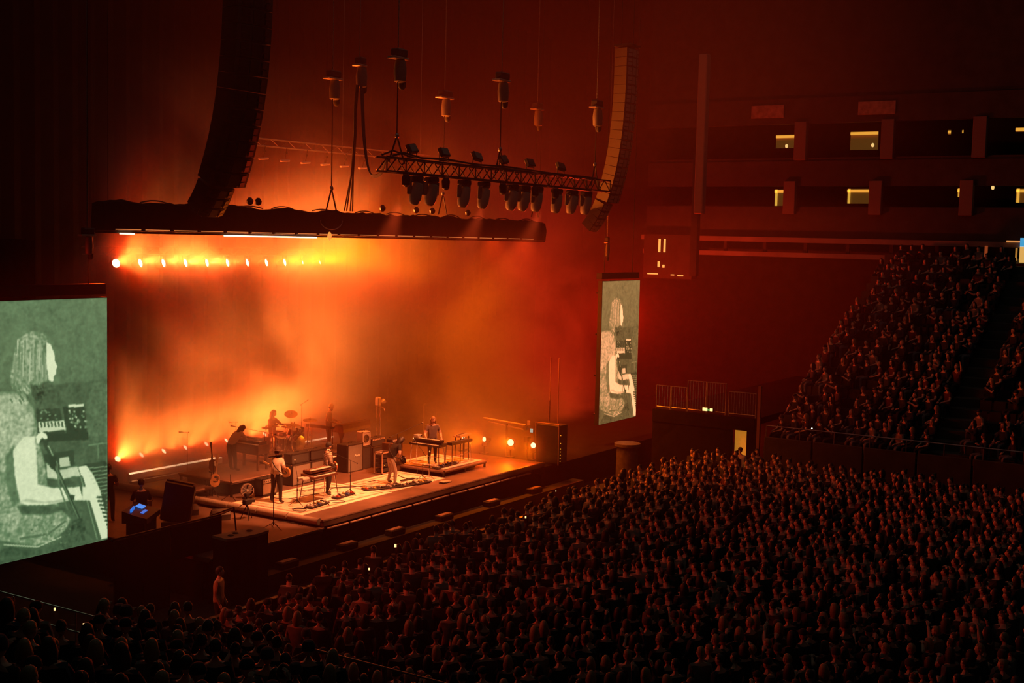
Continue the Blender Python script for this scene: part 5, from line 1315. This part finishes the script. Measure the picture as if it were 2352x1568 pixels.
def hat_mesh(hc, HR, kind, m):
    b = MB()
    if kind == 'brim': b.lathe([(.02, .175), (.075, .17), (.098, .13), (.105, .055), (.185, .048), (.19, .040), (.10, .035)], (0, .0, 0), 20)
    elif kind == 'cap': b.lathe([(.02, .135), (.06, .125), (.095, .08), (.102, .03), (.098, .02)], (0, .01, 0), 16); b.prism([(-.07, -.08), (.07, -.08), (.06, -.17), (0, -.19), (-.06, -.17)], .028, .038)
    elif kind == 'beanie': b.lathe([(.02, .15), (.07, .135), (.10, .08), (.106, .02), (.102, -.005)], (0, .012, 0), 16)
    elif kind == 'phones':
        b.tube([(.098*math.cos(a), .0, .02+.125*math.sin(a)) for a in [PI*i/10 for i in range(11)]], .012, 6); b.ell((.095, 0, .0), (.025, .04, .045), 10, 6); b.ell((-.095, 0, 0), (.025, .04, .045), 10, 6)
    elif kind == 'beard': b.ell((0, -.065, -.085), (.060, .050, .055), 10, 7)
    b.v = [tuple(hc+HR @ Vector(v)) for v in b.v]; b.v = [(x*HS, y*HS, z*HS) for x, y, z in b.v]
    return b.mesh(kind, m, smooth=True)
def link(name, me, parent=None, loc=None, rz=None):
    o = bpy.data.objects.new(name, me); COL.objects.link(o)
    if parent is not None: o.parent = parent
    if loc is not None: o.location = loc
    if rz is not None: o.rotation_euler = (0, 0, rz)
    return o
def performer(label, loc, rz, J, cols, hair=('short', HAIRD), extra=(), look=(0, 0), sleeve='short', bulk=1.0, hands=None, cat='person'):
    me, JJ, hc, HR = person_mesh('person', J, cols, False, look, sleeve, bulk, True, hands)
    o = link('person', me, None, loc, rz); tag(o, label, cat)
    if hair: link('hair', hair_mesh(hc, HR, *hair), o)
    for k, m in extra: link({'brim': 'hat', 'phones': 'headphones'}.get(k, k), hat_mesh(hc, HR, k, m), o)
    return o
GP = dict(elL=(.30, -.10, 1.16), wrL=(.36, -.30, 1.22), elR=(-.28, -.02, 1.14), wrR=(-.04, -.20, 1.04))   # playing a guitar
def world_of(o, p): return o.matrix_basis @ Vector((p[0]*HS, p[1]*HS, p[2]*HS))
def hold_guitar(who, name, label, bm, strapm, acoustic=False, dz=0., dy=0.):
    c = Vector((-.08, -.22-(.05 if acoustic else 0)+dy, 1.02+dz)); rz = who.rotation_euler.z
    g = guitar(name, label, world_of(who, c), (0, 0, 0), bm, acoustic, mat('maple_neck', (.62, .42, .22), .4))
    g.rotation_euler = (Matrix.Rotation(rz, 4, 'Z') @ Matrix.Rotation(-.30, 4, 'Y')).to_euler()
    inv = g.matrix_basis.inverted() @ who.matrix_basis
    pts = [(-.28, -.18+dy, .98+dz), (-.20, -.10, 1.10), (-.02, -.17, 1.28), (.13, -.10, 1.46), (.15, .03, 1.50), (.10, .13, 1.38), (-.05, .16, 1.20), (-.20, .12, 1.05), (-.28, -.05, .98), (-.26, -.17+dy, .97+dz)]
    s = MB(); s.tube([inv @ Vector((x*HS, y*HS, z*HS)) for x, y, z in pts], .018, 5); s.obj('strap', strapm, g, smooth=True)
    return g
p = performer('singer in a white shirt, dark trousers and brimmed hat, turned from the house', (9.35, 2.05, ZR), 1.75,
    dict(**GP, hiL=(.10, 0, .90), knL=(.16, -.05, .50), anL=(.20, 0, .09), toL=(.24, -.16, .035), knR=(-.14, .0, .50), anR=(-.18, .06, .09), toR=(-.22, -.10, .035)),
    (WSH, DARKP, SKINT, SHOE), ('short', HAIRD), (('brim', mat('felt_hat', (.09, .05, .035), .8)),), (0, .15), 'short', 1.3)
bpy.context.view_layer.update()
hold_guitar(p, 'acoustic_guitar', 'honey coloured guitar slung on the white shirted singer', WOODL, RUBBER, True)
p = performer('middle guitarist in a striped jacket with a dark beard, standing behind the combo organ', (11.55, 1.55, ZR), 1.05,
    dict(**GP, anL=(.16, -.04, .09), toL=(.19, -.20, .035), knL=(.14, -.06, .5), anR=(-.14, .08, .09), toR=(-.18, -.08, .035)),
    (STRI, DARKP, SKINT, SHOE), ('short', HAIRD), (('beard', HAIRD), ('cap', DARKP)), (.15, .12), 'long', 1.25)
bpy.context.view_layer.update()
hold_guitar(p, 'electric_guitar', 'dark electric guitar held by the middle guitarist', mat('sunburst', (.30, .10, .04), .2), RUBBER)
p = performer('bent guitarist in a black shirt and pale jeans with dark hair over the face', (14.72, .95, ZR), 1.15,
    dict(pel=(0, .10, .98), wai=(0, .04, 1.12), che=(0, -.10, 1.30), nec=(0, -.24, 1.42), hed=(0, -.33, 1.47), shL=(.18, -.16, 1.38), shR=(-.18, -.16, 1.38),
         elL=(.28, -.20, 1.08), wrL=(.34, -.40, 1.0), elR=(-.30, -.10, 1.10), wrR=(-.10, -.30, .92), hiL=(.10, .10, .91), hiR=(-.10, .10, .91),
         knL=(.20, -.02, .50), anL=(.24, .05, .09), toL=(.28, -.12, .035), knR=(-.20, .0, .50), anR=(-.26, .05, .09), toR=(-.32, -.11, .035)),
    (DSH, TANP, SKINT, SHOE), ('wild', HAIRD), (), (.1, .75), 'short', 1.1)
bpy.context.view_layer.update()
hold_guitar(p, 'electric_guitar', 'black electric guitar held low by the bent guitarist', mat('black_lacquer', (.02, .015, .015), .15), RUBBER, False, -.12, -.12)
performer('keyboard player with long fair hair and a grey shirt on the low far riser', (18.15, 1.55, 1.90), -.75,
    dict(elL=(.30, -.05, 1.14), wrL=(.28, -.32, 1.0), elR=(-.30, -.05, 1.14), wrR=(-.30, -.32, 1.0), nec=(0, -.03, 1.49), hed=(0, -.06, 1.59)),
    (mat('grey_shirt', (.16, .12, .11), .85, var=.2), DARKP, SKINT, SHOE), ('long', HAIRF), (), (0, .30), 'short', 1.15, {'L': (0, -1, -.2), 'R': (0, -1, -.2)})
performer('bearded keyboard player in a pale cap and sweater behind the stage piano', (17.25, 6.42, 2.07), .55,
    dict(elL=(.30, -.04, 1.16), wrL=(.20, -.34, 1.10), elR=(-.30, -.04, 1.16), wrR=(-.16, -.34, 1.08), nec=(0, -.04, 1.49), hed=(0, -.07, 1.585)),
    (mat('pale_sweater', (.34, .24, .18), .9, var=.15), DARKP, SKINT, SHOE), ('short', HAIRB), (('beanie', mat('pale_knit', (.6, .48, .38), .85)), ('beard', HAIRB)), (.1, .4), 'long', 1.22, {'L': (-.1, -1, -.2), 'R': (.1, -1, -.2)})
performer('organ player bending over the dark organ with long hair hanging down', (10.62, 5.45, 2.2), 1.50,
    dict(pel=(0, .14, .98), wai=(0, .06, 1.10), che=(0, -.14, 1.24), nec=(0, -.30, 1.33), hed=(0, -.38, 1.36), shL=(.18, -.22, 1.30), shR=(-.18, -.22, 1.30),
         elL=(.30, -.30, 1.10), wrL=(.24, -.56, 1.06), elR=(-.30, -.30, 1.10), wrR=(-.24, -.56, 1.06), hiL=(.10, .14, .91), hiR=(-.10, .14, .91), knL=(.13, .05, .5), knR=(-.13, .05, .5)),
    (mat('light_shirt', (.5, .38, .3), .9), DARKP, SKINT, SHOE), ('long', HAIRB), (), (0, .85), 'long', 1.05, {'L': (0, -1, -.1), 'R': (0, -1, -.1)})
SEAT = dict(pel=(0, 0, .60), wai=(0, -.01, .74), che=(0, -.03, .94), nec=(0, -.05, 1.12), hed=(0, -.07, 1.23), shL=(.185, -.03, 1.05), shR=(-.185, -.03, 1.05),
            hiL=(.10, -.06, .56), hiR=(-.10, -.06, .56), knL=(.20, -.46, .55), knR=(-.20, -.46, .55), anL=(.22, -.44, .10), anR=(-.22, -.44, .10), toL=(.24, -.60, .035), toR=(-.24, -.60, .035),
            elL=(.28, -.14, .80), elR=(-.28, -.14, .80), wrL=(.14, -.38, .72), wrR=(-.14, -.38, .72))
dm = performer('drummer with bushy hair seated in the smoke behind the cymbals', (KX+.12, KY+1.42, RZ), .12,
    {**SEAT, 'elL': (.30, -.20, .86), 'wrL': (.22, -.42, .90), 'elR': (-.30, -.20, .86), 'wrR': (-.18, -.44, .96), 'knL': (.24, -.42, .56), 'knR': (-.24, -.42, .56)},
    (mat('brown_shirt', (.16, .09, .06), .9), DARKP, SKINT, SHOE), ('wild', HAIRB), (), (.35, .25), 'long', 1.05)
bpy.context.view_layer.update()
for i, s in enumerate((.22, -.18)):
    a = world_of(dm, (s, -.50, .90+.05*i)); b = world_of(dm, (s*.4, -.86, .86+.14*i))
    tag(MB().cyl(a, b, .009, .006, 6).obj('drumstick', mat('pale_wood', (.7, .5, .3), .5)), 'wooden drumstick held in the %s hand of the drummer' % ('near', 'far')[1-i], 'drumstick')
# crew at the monitor desk
performer('technician in black with hair in a cap, seated at the monitor desk', (4.45, 3.55, AZ+.05), 2.5, {**SEAT, 'wrL': (.16, -.46, .80), 'wrR': (-.16, -.46, .80)}, (DSH, DARKP, SKINT, SHOE), ('short', HAIRD), (('cap', DSH),), (0, .25), 'long', 1.12)
t = thing('desk_stool', 'black stool under the technician at the monitor desk', 'stool', (4.45, 3.55, AZ+.03)); MB().lathe([(.16, .46), (.19, .48), (.19, .53)], (0, 0, 0), 12).obj('seat', BLK, t)
for k in range(4): a = PI/2*k+.4; MB().cyl((.08*math.cos(a), .08*math.sin(a), .47), (.2*math.cos(a), .2*math.sin(a), -.02), .015, n=6).obj('leg', BLKM, t)
performer('technician in black standing behind the seated one at the apron edge', (4.35, 5.05, AZ), 2.3, dict(elL=(.26, -.08, 1.15), wrL=(.14, -.30, 1.12), elR=(-.26, -.08, 1.15), wrR=(-.12, -.32, 1.16)), (DSH, DARKP, SKINT, SHOE), ('short', HAIRD), (), (.2, .3), 'short', 1.1)
performer('security worker in a tan shirt standing alone in the dark pit', (.85, -3.7, 0), .5, {}, (mat('tan_shirt', (.42, .30, .17), .85, var=.1), DARKP, SKINT, SHOE), ('short', HAIRD), (), (.3, 0), 'long', 1.15)
performer('person in a pale shirt standing before the bright doorway of the far stand', (30.2, -7.2, 0), -1.3, {}, (WSH, DARKP, SKINT, SHOE), ('short', HAIRD), (('cap', DARKP),), (0, 0), 'long', 1.1)
performer('person in dark clothes blocking the foot of the bright doorway', (30.3, -7.95, 0), -1.0, {}, (BROWNP, DARKP, SKINT, SHOE), ('short', HAIRD), (), (0, 0), 'long', 1.15)
# ------------------------------------------------------------------ the audience
def vest(c, nm): return mat(nm, c, .85, var=.2)
TOPS = [('black', DSH), ('dark', vest((.018, .016, .018), 'charcoal_top')), ('grey', vest((.035, .033, .033), 'grey_top')), ('pale', vest((.20, .17, .15), 'pale_top')), ('red', vest((.10, .02, .014), 'red_top')), ('blue', vest((.015, .025, .05), 'navy_top'))]
POSES = {
 'still': dict(),
 'hands_front': dict(elL=(.26, -.04, 1.14), wrL=(.06, -.24, 1.02), elR=(-.26, -.04, 1.14), wrR=(-.06, -.24, 1.04)),
 'clap': dict(elL=(.27, -.12, 1.20), wrL=(.05, -.32, 1.34), elR=(-.27, -.12, 1.20), wrR=(-.05, -.32, 1.34)),
 'phone': dict(elL=(.24, -.22, 1.32), wrL=(.10, -.40, 1.56), elR=(-.24, .0, 1.14), wrR=(-.12, -.20, 1.02)),
 'raised': dict(elL=(.30, -.06, 1.55), wrL=(.26, -.12, 1.80), elR=(-.30, -.06, 1.55), wrR=(-.24, -.12, 1.80)),
 'crossed': dict(elL=(.25, -.10, 1.16), wrL=(-.06, -.22, 1.20), elR=(-.25, -.10, 1.16), wrR=(.06, -.24, 1.17)),
}
PDESC = {'still': 'arms down', 'hands_front': 'hands joined', 'clap': 'clapping', 'phone': 'one hand up', 'raised': 'arms raised', 'crossed': 'arms crossed'}
HAIRS = [('dark haired', 'short', HAIRD), ('long dark haired', 'long', HAIRD), ('long fair haired', 'long', HAIRF), ('fair haired', 'short', HAIRF), ('bushy haired', 'wild', HAIRB), ('bun haired', 'bun', HAIRB), ('capped', 'cap', DARKP), ('beanie wearing', 'beanie', mat('knit', (.08, .06, .06), .9))]
BM = {}; HM = {}
def body(pose, top, seated=False, lo=False):
    k = (pose, top, seated, lo)
    if k not in BM:
        J = dict(SEAT) if seated else {}
        if seated:
            if pose in ('clap', 'phone'): J.update(elL=(.27, -.14, .86), wrL=(.05, -.30, 1.0), elR=(-.27, -.14, .86), wrR=(-.05, -.30, 1.0))
            if pose == 'raised': J.update(elL=(.30, -.10, 1.2), wrL=(.28, -.15, 1.45))
        else: J.update(POSES[pose])
        me, JJ, hc, HR = person_mesh('body', J, (TOPS[top][1], (DARKP, JEAN)[top % 2], SKINT, SHOE), lo, (0, -.05), 'short' if top in (0, 3, 4) else 'long', 1.08, True)
        BM[k] = me; HM[('c', seated)] = (hc, HR)
    return BM[k]
def hairm(h, seated, lo=False):
    k = (h, seated, lo)
    if k not in HM:
        hc, HR = HM[('c', seated)]; st_ = HAIRS[h][1]
        HM[k] = hat_mesh(hc, HR, st_, HAIRS[h][2]) if st_ in ('cap', 'beanie') else hair_mesh(hc, HR, st_, HAIRS[h][2], True)
    return HM[k]
STAGE_C = Vector((15.5, 4, 0))
COMBO = [(p_, t_) for p_ in POSES for t_ in range(6)]
USED = {}
def audience(name, x, y, z, seated, where, group, rnd, pose=None, top=None, hair=None, face=None):
    pose = pose or rnd.choice(['still', 'still', 'hands_front', 'hands_front', 'clap', 'crossed', 'phone', 'raised'] if not seated else ['still', 'still', 'still', 'clap', 'raised'])
    if pose == 'raised' and rnd.random() < .75: pose = 'still'
    top = rnd.choice([0, 0, 0, 1, 1, 1, 2, 2, 5, 5, 4, 3]) if top is None else top
    hair = rnd.randrange(len(HAIRS)) if hair is None else hair
    me = body(pose, top, seated); d = STAGE_C-Vector((x, y, 0)); rz = math.atan2(d.x, -d.y)+rnd.uniform(-.35, .35) if face is None else face
    o = link(name, me, None, (x, y, z), rz); s = rnd.uniform(.92, 1.05); o.scale = (s, s, s)
    link('hair' if HAIRS[hair][1] not in ('cap', 'beanie') else 'cap', hairm(hair, seated), o)
    lb = '%s person in %s top, %s, %s' % (HAIRS[hair][0], TOPS[top][0], PDESC[pose] if not seated else {'still': 'sitting', 'clap': 'sitting hands together', 'raised': 'sitting arm up'}[pose], where)
    tag(o, lb, 'person', group)
    return o
def inframe(x, y, z, mx=30, my=40):
    u, v, d = pix((x, y, z)); return -mx < u < IW+mx and -my < v < IH+my and d > 2
rnd = random.Random(42)
# floor crowd, in loose rows facing the stage
cells = []
row = 0; y = -5.75
while y > -27:
    x = -4.6+.3*(row % 2)
    k = 0
    while x < 29.3:
        xx = x+rnd.uniform(-.16, .16); yy = y+rnd.uniform(-.17, .17)
        xmax = 29.2 if yy > -9 else 29.4
        ok = inframe(xx, yy, 1.7, 40, 60) and not (-5.7 < xx < -3.6 and yy < -10.8)
        if xx < 1 and yy > -6.3: ok = False
        if ok and rnd.random() < (.93 if xx > 3 else .80): cells.append((xx, yy, row, k, (CAM-Vector((xx, yy, 1.7))).length))
        x += rnd.uniform(.50, .72); k += 1
    y -= .66; row += 1
cells.sort(key=lambda c: c[4])
LANDM = [(-3, 'near the rail corner'), (-1, 'beside the near rail'), (1.5, 'facing the monitor desk'), (4, 'facing the covered desk'), (6, 'facing the apron stand'), (8, 'facing the deck corner'), (10, 'facing the singer'),
         (12, 'facing the combo organ'), (14, 'facing the middle guitarist'), (16, 'facing the bent guitarist'), (18, 'facing the low riser'), (20, 'facing the wing lamps'), (23, 'facing the equipment rack'), (99, 'facing the far screen')]
ORD = ['front', 'second', 'third', 'fourth', 'fifth', 'sixth', 'seventh', 'eighth', 'ninth', 'tenth', 'eleventh', 'twelfth', 'thirteenth', 'fourteenth', 'fifteenth', 'sixteenth', 'seventeenth', 'eighteenth', 'nineteenth', 'twentieth']
def zone(x, y):
    v = next(n for m, n in LANDM if x < m); r = max(0, round((-5.75-y)/.66))
    return ('%s row, ' % ORD[r] if r < 20 else 'rearmost rows, ')+v
NIND = 285
for c in cells[:NIND]: audience('concertgoer', c[0], c[1], 0, False, zone(c[0], c[1]), 'standing audience on the arena floor', rnd)
# the rest of the floor crowd as one mass
def mass(name, items, seated, label, ):
    V = []; Fq = []; MI = []; off = 0
    protos = []
    for p_ in (('still', 'hands_front', 'clap') if not seated else ('still', 'clap')):
        for t_ in (0, 0, 2, 0, 2, 3, 0, 4):
            me = body(p_, t_, seated, True)
            co = np.empty(len(me.vertices)*3); me.vertices.foreach_get('co', co); co = co.reshape(-1, 3)
            fs = [tuple(p.vertices) for p in me.polygons]; mi = np.array([p.material_index for p in me.polygons])
            mi = np.where(mi == 0, {0: 0, 2: 1, 3: 2, 4: 3}[t_], np.where(mi == 2, 4, 5))
            hh = hairm(rnd.randrange(6), seated, True); hco = np.empty(len(hh.vertices)*3); hh.vertices.foreach_get('co', hco); hco = hco.reshape(-1, 3)
            hf = [tuple(i+len(co) for i in p.vertices) for p in hh.polygons]
            protos.append((np.vstack([co, hco]), fs+hf, np.concatenate([mi, np.full(len(hf), 6)])))
    LV = []; LS = []; LT = []
    for (x, y, z) in items:
        co, fs, mi = protos[rnd.randrange(len(protos))]; d = STAGE_C-Vector((x, y, 0)); a = math.atan2(d.x, -d.y)+rnd.uniform(-.35, .35); s = rnd.uniform(.9, 1.06)
        R_ = np.array([[math.cos(a), -math.sin(a), 0], [math.sin(a), math.cos(a), 0], [0, 0, 1]])*s
        V.append(co @ R_.T+np.array([x, y, z])); Fq += [tuple(i+off for i in f) for f in fs]; MI.append(mi); off += len(co)
    V = np.vstack(V); me = bpy.data.meshes.new(name)
    lt = np.array([len(f) for f in Fq]); lv = np.fromiter((i for f in Fq for i in f), int)
    me.vertices.add(len(V)); me.vertices.foreach_set('co', V.ravel()); me.loops.add(len(lv)); me.loops.foreach_set('vertex_index', lv)
    me.polygons.add(len(lt)); me.polygons.foreach_set('loop_start', np.concatenate([[0], np.cumsum(lt)[:-1]])); me.polygons.foreach_set('loop_total', lt)
    for m in (DSH, TOPS[2][1], TOPS[3][1], TOPS[4][1], SKINT, DARKP, HAIRD): me.materials.append(m)
    me.polygons.foreach_set('material_index', np.concatenate(MI)); me.polygons.foreach_set('use_smooth', np.ones(len(lt), bool)); me.update(calc_edges=True)
    o = link(name, me); o['kind'] = 'stuff'; tag(o, label, 'crowd')
    return o
mass('crowd', [(c[0], c[1], 0) for c in cells[NIND:]], False, 'dense standing crowd filling the arena floor toward the far stand')
# near stand, lower corner
nseat = 0
rowsn = ['front', 'second', 'third', 'fourth', 'fifth', 'sixth', 'seventh', 'eighth', 'ninth', 'tenth']
for k in range(0, 16):
    y = -1.2-k*.3
    while y > -24:
        x = -6.1-.85*k; z = 1.65+.26*k
        u, v, d = pix((x, y, z+1.8))
        yy = y+rnd.uniform(-.12, .12)
        if -20 < u < 760 and v > 1385+max(0, u-330)*.22 and v < 1605 and d > 12 and rnd.random() < .78:
            audience('stand_spectator', x+rnd.uniform(-.1, .1), yy, z, False, '%s tier %s' % (ORD[k], 'under the screen' if u < 140 else ('beyond the screen' if u < 260 else ('above the rail' if u < 340 else ('along the rail' if u < 430 else 'by the rail corner')))), 'spectators standing in the near stand', rnd); nseat += 1
        y -= .68
# far stand
far = []
for k in range(21):
    x = 31.75+.82*k; z = 2.05+.40*k; y = -8.6
    while y > -27.5:
        if inframe(x, y, z+1, 10, 10):
            dens = .80 if (y > -15.2) else .45
            if k > 13: dens *= .8
            if abs(y+16) < .8: dens = 0
            if rnd.random() < dens: far.append((x, y, z, k))
        y -= .60
far.sort(key=lambda c: (c[0]+24)**2+(c[1]+29)**2)
ordr = ['lowest', 'second', 'third', 'fourth', 'fifth', 'sixth', 'seventh', 'eighth', 'ninth', 'tenth']
NF = 150
for x, y, z, k in far[:NF]:
    audience('seated_spectator', x, y, z-.08, True, '%s bowl tier %s' % (ORD[k].replace('front', 'lowest') if k < 20 else 'top', 'by the post' if y > -9.6 else ('near the post' if y > -11 else ('mid block' if y > -12.6 else ('toward the aisle' if y > -14 else ('by the aisle' if y > -15.5 else 'beyond the aisle'))))), 'spectators seated in the far stand', rnd)
mass('seated_crowd', [(x, y, z-.08) for x, y, z, k in far[NF:]], True, 'faint seated crowd filling the upper tiers of the far stand')
# seats of the far stand
sv = MB()
for k in range(21):
    x = 31.95+.82*k; z = 2.05+.40*k; y = -8.4
    while y > -28:
        if abs(y+16) > .7: sv.box((x+.16, y, z+.62), (.07, .50, .50)); sv.box((x-.08, y, z+.40), (.42, .48, .06))
        y -= .60
o = sv.obj('stand_seats', SEATM); o['kind'] = 'stuff'; tag(o, 'rows of dark folding seats climbing the far stand', 'seat')
# phones
for i, (x, y, z, m, s, lb) in enumerate((
    (31.9, -9.95, 2.95, TORCH, .045, 'white phone torch shining in the lowest tiers of the far stand'), (28.9, -12.4, 1.92, TORCH, .040, 'white phone torch shining over the far edge of the floor crowd'),
    (5.9, -6.0, 1.95, PHONE, .075, 'phone with an orange picture held up at the pit side of the crowd'), (3.9, -6.6, 1.75, PHONE, .05, 'phone with a white picture held low near the singer end of the crowd'),
    (12.1, -6.8, 1.85, PHONE, .06, 'phone with a white picture held by a raised hand across from the stage middle'), (16.0, -5.7, 2.0, PHONE, .035, 'tiny bright phone at the pit edge across from the far keyboards'),
    (-9.6, -11.0, 4.3, PHONE, .06, 'phone showing the stage in the near stand lowest in the corner'), (-7.6, -7.6, 3.5, PHONE, .05, 'red lit phone in the near stand under the big screen'))):
    p = MB(); p.box((0, 0, 0), (s*1.0 if m is PHONE else s, .012, s*1.5 if m is PHONE else s), ch=.004)
    o = thing('phone', lb, 'phone', (x, y, z), math.atan2(CAM.x-x, -(CAM.y-y))*-1+PI*0)
    o.rotation_euler = (0, 0, math.atan2(y-CAM.y, x-CAM.x)-PI/2)
    p.obj('case', BLK, o); q = MB(); q.box((0, -.008, 0), (s*.86, .004, s*1.3 if m is PHONE else s*.9)); q.obj('screen', m, o)
